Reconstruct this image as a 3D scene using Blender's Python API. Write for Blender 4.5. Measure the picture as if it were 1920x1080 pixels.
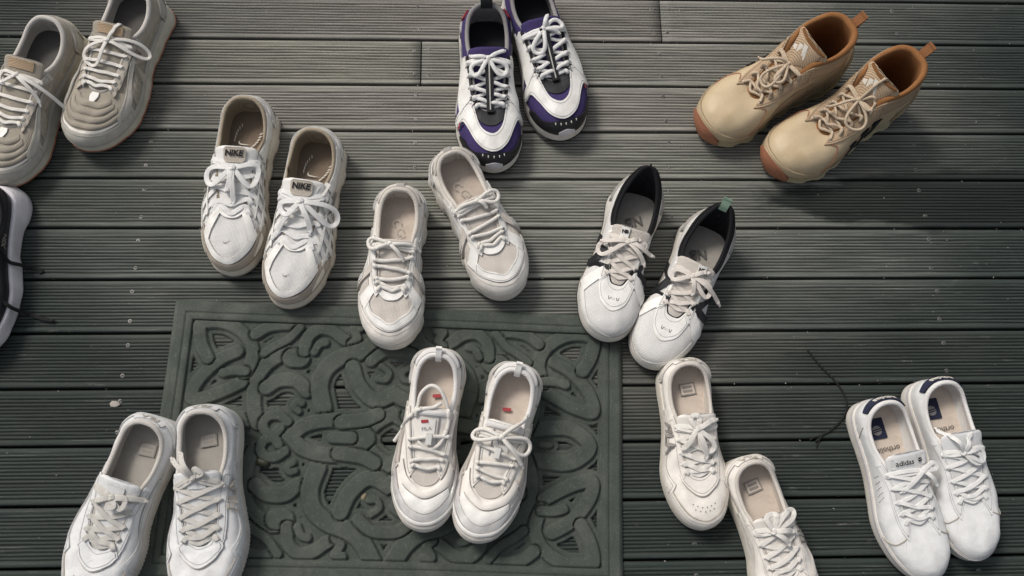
import bpy, bmesh, math, random
import numpy as np
from mathutils import Matrix, Vector, noise
from mathutils.bvhtree import BVHTree
random.seed(7); rng = np.random.default_rng(7)
scn = bpy.context.scene
for o in list(bpy.data.objects): bpy.data.objects.remove(o)
R = math.radians
# ------------------------------------------------------------------ camera, sky, sun, exposure
cd = bpy.data.cameras.new('camera'); cam = bpy.data.objects.new('camera', cd); scn.collection.objects.link(cam)
cd.sensor_width = 36; cd.lens = 1700/1920*36; cd.clip_start = .05; cd.clip_end = 400
cam.matrix_world = Matrix(((0.9991651, 0.00214336, -0.04079829, 0), (-0.01388996, 0.95695738, -0.28989592, 0),
                           (0.03842087, 0.29022058, 0.95618819, 1.48443), (0, 0, 0, 1)))
scn.camera = cam
SUN_EL, SUN_AZ = 50, 135            # azimuth counter-clockwise from +x: the sun stands up and to the left of the picture
w = bpy.data.worlds.new('World'); scn.world = w; w.use_nodes = True
nt = w.node_tree; sky = nt.nodes.new('ShaderNodeTexSky'); sky.sky_type = 'NISHITA'; sky.sun_disc = False
sky.sun_elevation = R(SUN_EL); sky.sun_rotation = R(90-SUN_AZ); sky.air_density = 1.0; sky.dust_density = 4.0; sky.ozone_density = .6
bg = nt.nodes['Background']; bg.inputs[1].default_value = .108
hs = nt.nodes.new('ShaderNodeHueSaturation'); hs.inputs['Saturation'].default_value = .35      # a hazy, nearly grey sky
nt.links.new(sky.outputs[0], hs.inputs['Color']); nt.links.new(hs.outputs[0], bg.inputs[0])
sd = bpy.data.lights.new('sun', 'SUN'); sd.energy = 1.95; sd.angle = R(15); sd.color = (1, .94, .86)
so = bpy.data.objects.new('sun', sd); scn.collection.objects.link(so)
_d = Vector((math.cos(R(SUN_AZ))*math.cos(R(SUN_EL)), math.sin(R(SUN_AZ))*math.cos(R(SUN_EL)), math.sin(R(SUN_EL))))
so.rotation_euler = _d.to_track_quat('Z', 'Y').to_euler(); so.location = _d*6
vs = scn.view_settings; vs.view_transform = 'Standard'; vs.look = 'None'; vs.gamma = 1; vs.use_curve_mapping = False; vs.exposure = 0.08

# ------------------------------------------------------------------ helpers
col = scn.collection
def link(o, parent=None):
    col.objects.link(o)
    if parent: o.parent = parent
    return o
def empty(name, loc=(0, 0, 0), rz=0):
    o = bpy.data.objects.new(name, None); o.location = loc; o.rotation_euler = (0, 0, rz); o.empty_display_size = .05
    return link(o)
def tag(o, label=None, cat=None, group=None, kind=None):
    for k, v in (('label', label), ('category', cat), ('group', group), ('kind', kind)):
        if v: o[k] = v
    return o
def mesh(name, V, F, mats, parent=None, smooth=True, midx=None):
    me = bpy.data.meshes.new(name)
    me.from_pydata([tuple(v) for v in np.asarray(V, float).tolist()], [], F)
    if not isinstance(mats, (list, tuple)): mats = [mats]
    for m in mats: me.materials.append(m)
    if midx is not None: me.polygons.foreach_set('material_index', midx)
    if smooth: me.polygons.foreach_set('use_smooth', [True]*len(me.polygons))
    me.update()
    return link(bpy.data.objects.new(name, me), parent)
def gridfaces(n, m, closed=False, flip=False, base=0):
    F = []
    for i in range(n if closed else n-1):
        i2 = (i+1) % n
        for j in range(m-1):
            f = (base+i*m+j, base+i2*m+j, base+i2*m+j+1, base+i*m+j+1)
            F.append(f[::-1] if flip else f)
    return F
class MB:
    """collects pieces of one part"""
    def __init__(s): s.V = []; s.F = []; s.n = 0
    def add(s, V, F):
        V = np.asarray(V, float); s.V.append(V); s.F += [tuple(i+s.n for i in f) for f in F]; s.n += len(V)
    def build(s, name, mat, parent=None, smooth=True):
        return mesh(name, np.concatenate(s.V), s.F, mat, parent, smooth) if s.n else None
def cr(P, t, closed=False):
    """Catmull-Rom through P at parameters t"""
    P = np.asarray(P, float); n = len(P); t = np.asarray(t, float)
    if P.ndim == 1: P = P[:, None]
    if closed:
        i = np.floor(t).astype(int); f = (t-i)[..., None]
        a, b, c, d = P[(i-1) % n], P[i % n], P[(i+1) % n], P[(i+2) % n]
    else:
        i = np.clip(np.floor(t).astype(int), 0, n-2); f = (t-i)[..., None]
        E = np.concatenate([[2*P[0]-P[1]], P, [2*P[-1]-P[-2]]])
        a, b, c, d = E[i], E[i+1], E[i+2], E[i+3]
    return b+.5*f*(c-a+f*(2*a-5*b+4*c-d+f*(3*(b-c)+d-a)))
def smoothline(P, k=8):
    P = np.asarray(P, float); return cr(P, np.linspace(0, len(P)-1, (len(P)-1)*k+1))
def tube(mb, P, rx, ry=None, sides=8, taper=0, closed=False):
    """sweep an ellipse (rx sideways, ry upward) along P"""
    ry = rx if ry is None else ry; P = np.asarray(P, float); n = len(P)
    T = np.gradient(P, axis=0); T /= np.linalg.norm(T, axis=1)[:, None]+1e-9
    B = np.cross(T, [0, 0, 1.0]); bl = np.linalg.norm(B, axis=1)
    for i in range(n):
        if bl[i] < .25:
            B[i] = B[i-1] if i else np.cross(T[i], [0, 1.0, 0])
            B[i] -= T[i]*B[i].dot(T[i])
    B /= np.linalg.norm(B, axis=1)[:, None]+1e-9
    for i in range(1, n):
        if B[i].dot(B[i-1]) < 0 and bl[i] < .5: B[i] = -B[i]
    U = np.cross(B, T)
    th = np.arange(sides)/sides*2*np.pi
    c, s = np.cos(th), np.sin(th)
    if rx > 1.6*ry:                       # flat laces: a woven band with thin rolled edges
        c = np.array([1, .97, .84, .3, -.3, -.84, -.97, -1, -.97, -.84, .84, .97]); s = np.array([0, .75, 1, .92, .92, 1, .75, 0, -.75, -1, -1, -.75]); sides = 12
    k = np.ones(n)
    if taper:
        m = max(1, int(n*.06)); k[:m] = np.linspace(.55, 1, m); k[-m:] = np.linspace(1, .55, m)
    V = P[:, None]+(B[:, None]*(c*rx)[None, :, None]+U[:, None]*(s*ry)[None, :, None])*k[:, None, None]
    F = []
    for i in range(n-1):
        for j in range(sides):
            j2 = (j+1) % sides; F.append((i*sides+j, i*sides+j2, (i+1)*sides+j2, (i+1)*sides+j))
    F.append(tuple(range(sides))[::-1]); F.append(tuple((n-1)*sides+j for j in range(sides)))
    mb.add(V.reshape(-1, 3), F)

# ------------------------------------------------------------------ materials
MC = {}
def mat(name, color, rough=.6, kind='plain', var=.12, stain=None, stain_amt=.35, bump=.3, scale=1.0, metal=0, spec=.35, sheen=0):
    if name in MC: return MC[name]
    m = bpy.data.materials.new(name); m.use_nodes = True; MC[name] = m; m['tone'] = color
    t = m.node_tree; N = t.nodes; Lk = t.links; b = N['Principled BSDF']
    b.inputs['Roughness'].default_value = rough; b.inputs['Metallic'].default_value = metal
    b.inputs['Specular IOR Level'].default_value = spec
    if sheen: b.inputs['Sheen Weight'].default_value = sheen
    tc = N.new('ShaderNodeTexCoord')
    oi = N.new('ShaderNodeObjectInfo')
    def nz(s, d=3, r=.6):
        n = N.new('ShaderNodeTexNoise'); n.inputs['Scale'].default_value = s; n.inputs['Detail'].default_value = d; n.inputs['Roughness'].default_value = r
        Lk.new(tc.outputs['Object'], n.inputs['Vector']); return n
    def mixc(fac, a, c2, typ='MIX'):
        x = N.new('ShaderNodeMix'); x.data_type = 'RGBA'; x.blend_type = typ
        if hasattr(fac, 'is_linked'): Lk.new(fac, x.inputs[0])
        else: x.inputs[0].default_value = fac
        for s, v in ((6, a), (7, c2)):
            if hasattr(v, 'is_linked'): Lk.new(v, x.inputs[s])
            else: x.inputs[s].default_value = (*v, 1)
        return x.outputs[2]
    def ramp(src, lo, hi):
        r = N.new('ShaderNodeMapRange'); Lk.new(src, r.inputs[0]); r.inputs[1].default_value = lo; r.inputs[2].default_value = hi; return r.outputs[0]
    c = mixc(ramp(nz(60*scale, 4).outputs[0], .3, .7), tuple(x*(1-var) for x in color), tuple(min(1, x*(1+var)) for x in color))
    if stain: c = mixc(ramp(nz(28*scale, 6, .7).outputs[0], .5, .78), c, mixc(1-stain_amt, stain, c)) if stain_amt < 1 else c
    h = None
    if kind == 'mesh':
        v = N.new('ShaderNodeTexVoronoi'); v.inputs['Scale'].default_value = 620*scale; v.inputs['Randomness'].default_value = .12
        mp = N.new('ShaderNodeMapping'); mp.inputs['Scale'].default_value = (1, 1, 0); Lk.new(tc.outputs['Object'], mp.inputs[0]); Lk.new(mp.outputs[0], v.inputs['Vector'])
        f = ramp(v.outputs['Distance'], .25, .6); h = f
        c = mixc(f, tuple(x*.76 for x in color), c)
    elif kind == 'suede':
        n = nz(900, 2); c = mixc(ramp(n.outputs[0], .3, .7), mixc(.45, c, tuple(x*.6 for x in color)), c); h = n.outputs[0]
    elif kind == 'flock':
        n = nz(700, 3, .8); n2 = nz(230, 3, .7); c = mixc(ramp(n.outputs[0], .35, .68), mixc(.5, c, tuple(x*.45 for x in color)), c); c = mixc(ramp(n2.outputs[0], .58, .74), c, tuple(x*1.6 for x in color)); h = n.outputs[0]
    elif kind == 'knit':
        wv = N.new('ShaderNodeTexWave'); wv.inputs['Scale'].default_value = 260*scale; wv.inputs['Distortion'].default_value = 1.5; wv.bands_direction = 'Y'
        Lk.new(tc.outputs['Object'], wv.inputs['Vector']); h = wv.outputs[0]
        c = mixc(ramp(h, .0, .5), tuple(x*.75 for x in color), c)
    elif kind == 'leather':
        n = nz(380, 3); n2 = nz(48*max(scale, .6), 5, .62); n2.inputs['Distortion'].default_value = .6
        x = N.new('ShaderNodeMath'); x.operation = 'MULTIPLY_ADD'; Lk.new(n2.outputs[0], x.inputs[0]); x.inputs[1].default_value = 3.0; Lk.new(n.outputs[0], x.inputs[2]); h = x.outputs[0]
    else:
        n = nz(160, 3); h = n.outputs[0]
    Lk.new(c, b.inputs['Base Color'])
    bp = N.new('ShaderNodeBump'); bp.inputs['Strength'].default_value = bump; bp.inputs['Distance'].default_value = .0012
    Lk.new(h, bp.inputs['Height']); Lk.new(bp.outputs[0], b.inputs['Normal'])
    return m
DIRT = (.33, .27, .20)

STITCHED = {'eyestay', 'mudguard', 'toe_cap', 'heel_counter', 'quarter', 'vamp_strap', 'side_panel', 'side_overlay', 'vamp_panel', 'toe_band', 'toe_arm', 'side_wave', 'toe_rand', 'collar'}
def stitch_of(m): return mat(m.name+'_stitch', tuple(x*.66 for x in m.get('tone')), .9, 'plain', .1, None, .3, .1)
def cut_edge_shade(m):
    """the cut edge of a sewn panel, matt, darkened to paint in its shadow line"""
    b = m.get('tone'); k = m.name+'_cut_edge_shade'
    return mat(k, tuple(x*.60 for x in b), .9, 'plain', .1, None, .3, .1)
# ------------------------------------------------------------------ text as flat print
_tc = {}
def text2d(s, bold=.02):
    if (s, bold) in _tc: return _tc[(s, bold)]
    cu = bpy.data.curves.new('t', 'FONT'); cu.body = s; cu.align_x = 'CENTER'; cu.align_y = 'CENTER'; cu.offset = bold; cu.resolution_u = 3
    ob = bpy.data.objects.new('t', cu); col.objects.link(ob)
    bpy.context.view_layer.update()
    me = ob.evaluated_get(bpy.context.evaluated_depsgraph_get()).to_mesh()
    V = np.array([v.co[:] for v in me.vertices])[:, :2]; F = [tuple(p.vertices) for p in me.polygons]
    bpy.data.objects.remove(ob); bpy.data.curves.remove(cu)
    V = V-(V.max(0)+V.min(0))/2
    _tc[(s, bold)] = (V, F); return V, F

# ------------------------------------------------------------------ the shoe
O_LAT = [(0, 0), (.078, .012), (.125, .065), (.136, .155), (.133, .27), (.136, .40), (.157, .55), (.172, .66), (.163, .77), (.128, .885), (.070, .968), (-.012, 1.0)]
O_MED = [(0, 0), (.078, .012), (.121, .065), (.128, .155), (.120, .27), (.117, .40), (.126, .55), (.152, .66), (.158, .77), (.138, .885), (.086, .968), (.012, 1.0)]
RIM = [(0, .035, .285), (.042, .046, .282), (.073, .092, .262), (.086, .17, .236), (.087, .27, .234), (.080, .365, .272), (.064, .46, .264),
       (.056, .55, .240), (.050, .62, .220), (.042, .662, .209), (.024, .685, .204), (0, .69, .203)]
P1Z = [.11, .11, .10, .08, .08, .09, .10, .10, .10, .105, .112, .116]
P1O = [.015, .015, .010, .005, .005, .005, .008, .010, .010, .008, .004, 0]
P2O = [.020, .020, .018, .016, .018, .024, .030, .036, .050, .085, .130, .150]
P2Z = [-.05, -.05, -.04, -.03, -.03, -.02, -.015, -.012, -.010, -.004, -.002, 0]
RR = [.022, .022, .021, .020, .019, .012, .007, .006, .006, .006, .006, .006]
Z0 = [.105, .105, .103, .10, .097, .094, .090, .087, .085, .085, .085, .085]
def ring(lat, med=None):
    """one closed list of 22 from the 12 lateral and 12 medial values"""
    med = lat if med is None else med
    return np.array(list(lat)+[med[i] for i in range(10, 0, -1)], float)
class Shoe:
    def __init__(s, name, loc, ang, L, foot, wid=1.0, rim=RIM, z0=Z0, p1z=P1Z, p1o=P1O, p2o=P2O, p2z=P2Z, rr=RR, rimz=1.0, olat=O_LAT, omed=O_MED,
                 spring=.035, crease=.0, wob=.0012, seed=0, toez=.90, rimx=1.0, inset=.030, zin=.012, collapse=0):
        s.root = empty(name, (loc[0], loc[1], 0.0), ang-math.pi/2); s.L = L; s.g = 1 if foot == 'R' else -1
        wid *= 1.14; ol = [(x*wid, y) for x, y in olat]; om = [(-x*wid, y) for x, y in omed]
        s.O = ring(ol, om); s.z0 = ring(z0)
        rl = [(x*rimx, y, z*rimz) for x, y, z in rim]; s.Rm = ring(rl, [(-x*.96, y, z) for x, y, z in rl])
        p1z = [p*(toez if i > 7 else 1) for i, p in enumerate(p1z)]
        s.P = np.stack([ring(p1z), ring(p1o), ring(p2o), ring(p2z), ring(rr)], 1)
        s.spring = spring; s.crease = crease; s.wob = wob; s.ph = random.uniform(0, 6); s.inset = inset; s.zin = zin
        s.bv = MB()
    # --- geometry of the last, normalised by length
    def plan(s, a):
        t = np.asarray(a, float)*11
        o = cr(s.O, t, True); d = cr(s.O, t+.02, True)-cr(s.O, t-.02, True)
        n = np.stack([d[..., 1], -d[..., 0]], -1); n /= np.linalg.norm(n, axis=-1)[..., None]+1e-9
        return o, n
    def fin(s, P):
        P = np.array(P, float); y = P[..., 1]
        P[..., 2] += s.spring*np.clip((y-.62)/.38, 0, 1.1)**2
        P[..., 0] *= s.g
        return P*s.L
    def raw(s, a, v):
        a = np.asarray(a, float); v = np.asarray(v, float); a, v = np.broadcast_arrays(a, v)
        t = a*11; o, n = s.plan(a); z0 = cr(s.z0, t, True)[..., 0]; r = cr(s.Rm, t, True); p = cr(s.P, t, True)
        p0 = np.concatenate([o, z0[..., None]], -1)
        p1 = np.concatenate([o+n*p[..., 1:2], (z0+p[..., 0])[..., None]], -1)
        d = o-r[..., :2]; d = d/(np.linalg.norm(d, axis=-1)[..., None]+1e-9)
        nn = n*.4+d*.6
        p2 = np.concatenate([r[..., :2]+nn*p[..., 2:3], (r[..., 2]+p[..., 3])[..., None]], -1)
        v = v[..., None]; q = p0*(1-v)**3+3*p1*v*(1-v)**2+3*p2*v*v*(1-v)+r*v**3
        # slight lumps of worn cloth, and creases across the toe joint
        x, y = q[..., 0], q[..., 1]; w_ = np.sin(np.pi*np.clip(v[..., 0], 0, 1))
        dz = s.wob*(np.sin(x*37+y*23+s.ph)+np.sin(y*51-x*29+2*s.ph)+np.sin(x*71+y*13+3*s.ph))*w_
        if s.crease:
            yy = y+.35*np.abs(x)-.74
            dz = dz+s.crease*np.exp(-(yy/.055)**2)*np.sin(yy*150+1.5*np.sin(x*30+s.ph))*np.clip(v[..., 0]*1.6, 0, 1)
        q = q.copy(); q[..., 2] += dz; q[..., :2] += n*(dz*.7)[..., None]*(1-v)
        return q
    def S(s, a, v): return s.fin(s.raw(a, v))
    def N(s, F, u, v, e=.004):
        u = np.asarray(u, float); v = np.asarray(v, float)
        n = np.cross(F(u+e, v)-F(u-e, v), F(u, v+e)-F(u, v-e)); n = n*s.g*(-1 if F == s.T else 1)
        return n/(np.linalg.norm(n, axis=-1)[..., None]+1e-12)
    # --- parts
    def put(s, name, V, F, m, smooth=True, bv=False, parent=None, flip=None):
        if (s.g < 0) if flip is None else flip: F = [f[::-1] for f in F]
        if bv: s.bv.add(np.asarray(V).reshape(-1, 3), F)
        return mesh(name, np.asarray(V).reshape(-1, 3), F, m, parent or s.root, smooth)
    def upper(s, m, lining, insole, na=110, nv=15):
        a = np.arange(na)/na*2; v = np.linspace(0, 1, nv)
        V = s.S(a[:, None], v[None]); s.up = s.put('upper', V, gridfaces(na, nv, True), m, bv=True)
        t = a*11; r = cr(s.Rm, t, True); o, n = s.plan(a); rr = cr(s.P, t, True)[:, 4:5]
        zi = cr(s.z0, t, True)[:, 0]+s.zin
        d = o-r[:, :2]; d /= np.linalg.norm(d, axis=1)[:, None]+1e-9
        inn = -(n*.5+d*.5); inn /= np.linalg.norm(inn, axis=1)[:, None]
        rows = []
        for th in np.linspace(0, np.pi, 7):
            rows.append(np.concatenate([r[:, :2]+inn*rr*(1-np.cos(th)), r[:, 2:]+rr*1.0*np.sin(th)], 1))
        re = rows[-1]; I = np.concatenate([o-n*s.inset, zi[:, None]], 1)
        for k in (.25, .5, .75, 1):
            q = re*(1-k)+I*k; bul = math.sin(math.pi*k); q[:, :2] += n*(.012*bul); rows.append(q)
        V = s.fin(np.stack(rows, 1)); s.put('lining', V, gridfaces(na, len(rows), True), lining, bv=True)
        rings = []
        for k in (1, .75, .4, 0):
            c = np.stack([0*I[:, 0], np.clip(I[:, 1], .12, .86), I[:, 2]-.004*(1-k)], 1); rings.append(I*k+c*(1-k))
        rings[0] = rings[0]+np.concatenate([n*.006, np.zeros((na, 1))], 1)
        V = s.fin(np.stack(rings, 1)); s.put('insole', V, gridfaces(na, 4, True), insole, bv=True)
    def inner(s, u, v):
        """flat surface of the insole: u across -1..1, v along 0..1"""
        u, v = np.broadcast_arrays(np.asarray(u, float), np.asarray(v, float))
        return s.fin(np.stack([u*.08, v, 0*u+s.z0[0]*.97+s.zin+.002], -1))
    def sole(s, m, lip=.004, flare=.012, bump=0, nb=9, out=None, outz=.03, toe_up=0, ridges=0, name='sole', na=176, hf=0, zs=1.0):
        a = np.arange(na)/na*2; o, n = s.plan(a); z0 = cr(s.z0, a*11, True)[:, 0]
        y = o[:, 1]; heel = np.clip(1-y/.22, 0, 1)
        fl = flare*(.25+.75*np.clip(1-y/.38, 0, 1)+.30*np.clip((y-.8)/.2, 0, 1))+hf*heel
        wv = bump*np.tanh(3*np.sin(y*nb*2*np.pi/1.0+.6))*np.clip((.93-y)/.1, 0, 1) if bump else 0*y
        rg = (np.where(np.arange(na) % 2 == 0, ridges, -ridges) if ridges else 0)*np.clip((np.abs(y-.72)-.0 < .2), 0, 1)
        L_ = lip+0*y
        rows = [(-.02+0*y, 0*y+.004), (fl*.6+L_-.004+wv*.6, .002+0*y), (fl+L_+wv+rg, .02+0*y), (fl*.9+L_+wv+rg, z0*.45), (fl*.5+L_+.3*wv+rg, z0*.78),
                (.2*fl+L_, z0+.004), (.1*fl+L_-.004, z0+.013), (L_*.3, z0+.015), (-.015+0*y, z0+.006)]
        V = np.stack([np.concatenate([o+n*off[:, None], z[:, None]*1.0], 1) for off, z in rows], 1)
        F = gridfaces(na, len(rows), True); F.append(tuple(i*len(rows) for i in range(na))[::-1])
        s.put(name, s.fin(V), F, m, bv=True)
        aa = np.linspace(0, 2, 141); P = s.S(aa, .03+0*aa)+s.N(s.S, aa, .03+0*aa)*.0004; q = MB(); tube(q, P, .0011, .0007, 5); q.build('glue_line', mat('glue_line', (.30, .26, .21), .8, 'plain', .2, None, .3, .1), s.root)
        if out:
            rows = [(-.03+0*y, 0*y), (fl*.7+L_-.004+wv*.6, 0*y), (fl+L_+.004+wv, .012+0*y), (fl+L_+.004+wv, outz+0*y), (fl+L_-.012, outz+.003+0*y)]
            V = np.stack([np.concatenate([o+n*off[:, None], z[:, None]-.0006], 1) for off, z in rows], 1)
            F = gridfaces(na, len(rows), True); F.append(tuple(i*len(rows) for i in range(na))[::-1])
            s.put('outsole', s.fin(V), F, out)
    def patch(s, name, m, a0, a1, lo, hi, off=.0013, F=None, na=None, nv=7, bv=True, parent=None, pad=0, bev=.0006, edge_m=None):
        """a piece sewn on: between two curves of v over u in a0..a1, with its own thickness; pad makes it bulge"""
        F = F or s.S; na = na or max(6, int(abs(a1-a0)*56)+2); off = off*1.15+.0003
        u = np.linspace(a0, a1, na)
        f = lambda c: np.interp(u, *smoothline(np.array(c, float), 8).T) if isinstance(c, (list, tuple)) else np.full(na, float(c))
        l, h = f(lo), f(hi); tt = np.linspace(0, 1, nv)
        U = np.repeat(u[:, None], nv, 1); Vv = l[:, None]+(h-l)[:, None]*tt[None]
        P = F(U, Vv); Nn = s.N(F, U, Vv)
        pd = pad*np.outer(np.sin(np.pi*np.linspace(0, 1, na))**.5, np.sin(np.pi*tt)**.5)
        T = P+Nn*(off+pd)[..., None] if pad else P+Nn*off
        B = P-Nn*.0012
        n1 = na*nv; Fc = gridfaces(na, nv)
        edge = [i*nv for i in range(na)]+[(na-1)*nv+j for j in range(1, nv)]+[i*nv+nv-1 for i in range(na-2, -1, -1)]+[j for j in range(nv-2, 0, -1)]
        ne = len(edge); Tf, Bf = T.reshape(-1, 3), B.reshape(-1, 3); Nf = Nn.reshape(-1, 3)
        inn = [(i-1 if i % nv == nv-1 else i+1 if i % nv == 0 else i+nv if i < nv else i-nv) for i in edge]
        od = Tf[edge]-Tf[inn]; od /= np.linalg.norm(od, axis=1)[:, None]+1e-9
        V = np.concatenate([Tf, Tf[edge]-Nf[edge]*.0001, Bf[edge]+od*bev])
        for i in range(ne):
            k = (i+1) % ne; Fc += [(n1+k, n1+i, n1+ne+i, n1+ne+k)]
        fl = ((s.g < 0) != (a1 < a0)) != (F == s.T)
        o = s.put(name, V, Fc, [m, edge_m or cut_edge_shade(m)], bv=bv, parent=parent, flip=fl)
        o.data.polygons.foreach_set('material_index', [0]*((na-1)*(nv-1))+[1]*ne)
        if name in STITCHED and nv >= 7 and na >= 8:
            G = T.reshape(na, nv, 3)+Nn*.0003; q = MB()
            for line in (G[1:-1, 1], G[1:-1, -2], G[1, 1:-1], G[-2, 1:-1]): tube(q, line, .00045, .00035, 4)
            q.build('stitching', stitch_of(m), o)
        return o
    def both(s, name, m, a0, a1, lo, hi, **k):
        s.patch(name, m, a0, a1, lo, hi, **k)
        mir = lambda c: [(2-p[0], p[1]) for p in c][::-1] if isinstance(c, (list, tuple)) else c
        s.patch(name, m, 2-a1, 2-a0, mir(lo), mir(hi), **k)
    def decal(s, name, m, shp, F, u0, v0, ex, size, off=.0022, xs=1.0, shear=0, parent=None):
        """flat print (2-D verts, faces) laid on surface F at (u0,v0), reading along direction ex"""
        V2, Fc = shp; V2 = V2*np.array([size*xs, size]); V2 = V2+np.stack([V2[:, 1]*shear, 0*V2[:, 1]], 1)
        e = .004; Pu = (F(u0+e, v0)-F(u0-e, v0))/(2*e); Pv = (F(u0, v0+e)-F(u0, v0-e))/(2*e)
        n = s.N(F, u0, v0); ex = np.array(ex, float); ex -= n*ex.dot(n); ex /= np.linalg.norm(ex); ey = np.cross(n, ex)
        A = np.stack([Pu, Pv], 1); D = V2[:, :1]*ex+V2[:, 1:]*ey
        uv = np.linalg.lstsq(A, D.T, rcond=None)[0].T
        u, v = u0+uv[:, 0], v0+uv[:, 1]
        P = F(u, v)+s.N(F, u, v)*off
        return s.put(name, P, Fc, m, False, parent=parent, flip=False)
    def dots(s, name, m, pts, r=.0012, F=None, off=.0007, ring_=False):
        F = F or s.S; mb = MB(); th = np.arange(8)/8*2*np.pi
        for u, v in pts:
            p = F(u, v); n = s.N(F, u, v); ex = np.cross(n, [.3, .9, .1]); ex /= np.linalg.norm(ex); ey = np.cross(n, ex)
            mb.add(p+n*off+r*(np.cos(th)[:, None]*ex+np.sin(th)[:, None]*ey), [tuple(range(8))])
        o = mb.build(name, m, s.root, False); o['kind'] = 'stuff'; return o
    def seam(s, pts, m, r=.0006, F=None, name='seam', off=.0012, k=8):
        F = F or s.S; p = smoothline(np.array(pts), k); P = F(p[:, 0], p[:, 1])+s.N(F, p[:, 0], p[:, 1])*off
        mb = MB(); tube(mb, P, r, r*.6, 5); return mb.build(name, m, s.root)
    def tongue(s, m, path=None, hw=(.088, .118), th=(.012, .032), crown=.022, name='tongue', tilt=0):
        """padded tongue: centre path (y, z) from throat base up to its tip"""
        path = path or [(.71, .198), (.60, .232), (.50, .262), (.42, .288), (.36, .315), (.325, .335)]
        s.tp = np.array(path); s.thw = hw; s.tth = th; s.crown = crown; s.tilt = tilt
        nq, nc = 26, 22; V = []
        for q in np.linspace(0, 1, nq):
            hwq = hw[0]+(hw[1]-hw[0])*min(1, q*1.25); t = (th[0]+(th[1]-th[0])*q**2)
            k = 1.0
            if q > .86: k = math.sqrt(max(0, 1-((q-.86)/.1405)**2))
            c = cr(s.tp, q*(len(path)-1)); d = cr(s.tp, q*(len(path)-1)+.05)-cr(s.tp, q*(len(path)-1)-.05); d = d/np.linalg.norm(d)
            nn = np.array([-d[1], d[0]])*(-1 if d[0] > 0 else 1); nn = np.array([d[1], -d[0]])
            row = []
            for j in range(nc):
                an = 2*np.pi*j/nc; cx = np.sign(math.cos(an))*abs(math.cos(an))**.75; sx = math.sin(an)
                xx = cx*hwq*(.50+.50*k); h = sx*t/2*(max(k, .08)**.6 if q > .86 else 1)-crown*(xx/hwq)**2
                row.append((xx+tilt*q*q, c[0]+nn[0]*h, c[1]+nn[1]*h))
            V.append(row)
        F = gridfaces(nq, nc); 
        for i in range(nq-1): F.append((i*nc+nc-1, (i+1)*nc+nc-1, (i+1)*nc, i*nc))
        F.append(tuple((nq-1)*nc+j for j in range(nc)))
        return s.put(name, s.fin(np.array(V)), F, m, bv=True, flip=(s.g > 0))
    def T(s, u, q):
        """top face of the tongue: u across -1..1 (lateral +), q along 0..1"""
        u, q = np.broadcast_arrays(np.asarray(u, float), np.asarray(q, float)); n = len(s.tp)-1
        c = cr(s.tp, q*n); d = cr(s.tp, q*n+.05)-cr(s.tp, q*n-.05); d = d/np.linalg.norm(d, axis=-1)[..., None]
        nn = np.stack([d[..., 1], -d[..., 0]], -1)
        hw = s.thw[0]+(s.thw[1]-s.thw[0])*np.minimum(1, q*1.25); t = s.tth[0]+(s.tth[1]-s.tth[0])*q**2
        h = np.sqrt(np.clip(1-np.abs(u)**2.6, 0, 1))*t/2-s.crown*u*u
        return s.fin(np.stack([u*hw+s.tilt*q*q, c[..., 0]+nn[..., 0]*h, c[..., 1]+nn[..., 1]*h], -1))
    def tree(s): s.tr = BVHTree.FromPolygons([tuple(v) for v in np.concatenate(s.bv.V).tolist()], s.bv.F)
    def drape(s, P, r, lo=None):
        P = np.array(P, float)
        for p in P:
            h = s.tr.ray_cast(Vector((p[0], p[1], .5)), Vector((0, 0, -1)))
            z = h[0].z if h[0] is not None else 0
            p[2] = max(p[2], z+r)
            if lo is not None: p[2] = min(p[2], z+lo)
        return P
    def eye(s, i, n, side, a0=.50, a1=.80, v=.92):
        a = a0+(a1-a0)*i/(n-1); return (a if side > 0 else 2-a, v)
    def laces(s, m, n=6, r=(.0024, .0012), a0=.50, a1=.80, v=.92, style='cross', lift=.004, eyelet=None, bow=None, knot_y=None, skip=0, top=True, extra=None, slack=.0, aglet=None, loop_m=None):
        mb = MB(); rx, ry = r
        def cross(e1, e2, up, frac1=0):
            p1 = s.S(*e1); p2 = s.S(*e2); n1 = s.N(s.S, *e1); n2 = s.N(s.S, *e2)
            r1 = s.S(e1[0], 1.0)+n1*(ry+.0015); r2 = s.S(e2[0], 1.0)+n2*(ry+.0015)
            m_ = (p1+p2)/2+np.array([0, 0, lift+up]); j = rng.normal(0, .0013, 3)*np.array([1, 1, .3])
            P = smoothline([p1-n1*.006, p1+n1*(ry*.7), r1, (r1+m_)/2+np.array([0, 0, .001+up*.5])+j, m_+j, (r2+m_)/2+np.array([0, 0, .001+up*.5])+j, r2, p2+n2*(ry*.7), p2-n2*.006], 4)
            P[5:-5] = s.drape(P[5:-5], ry*.9+up*.6)
            tube(mb, P, rx, ry, 8)
        E_ = lambda i, sd: s.eye(i, n, sd, a0, a1, v)
        if style in ('cross', 'both'):
            cross(E_(n-1, 1), E_(n-1, -1), 0)
            for i in range(n-2, -1+skip, -1):
                cross(E_(i+1, 1), E_(i, -1), .0006); cross(E_(i+1, -1), E_(i, 1), .0006+2*ry)
        if style == 'zig':                    # one band showing per row, each a little slanted, the return runs under the tongue
            for i in range(n-1, -1+skip, -1):
                k = .42 if i % 2 else -.42
                cross(E_(min(n-1, i+max(0, k)), 1), E_(min(n-1, i+max(0, -k)), -1), .0008)
        if style in ('bars', 'both'):
            for i in range(skip, n): cross(E_(i, 1), E_(i, -1), .0006+slack)
        if eyelet: s.dots('eyelet', eyelet, [E_(i, sd) for i in range(n) for sd in (1, -1)], r=.0026, off=.0016)
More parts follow.
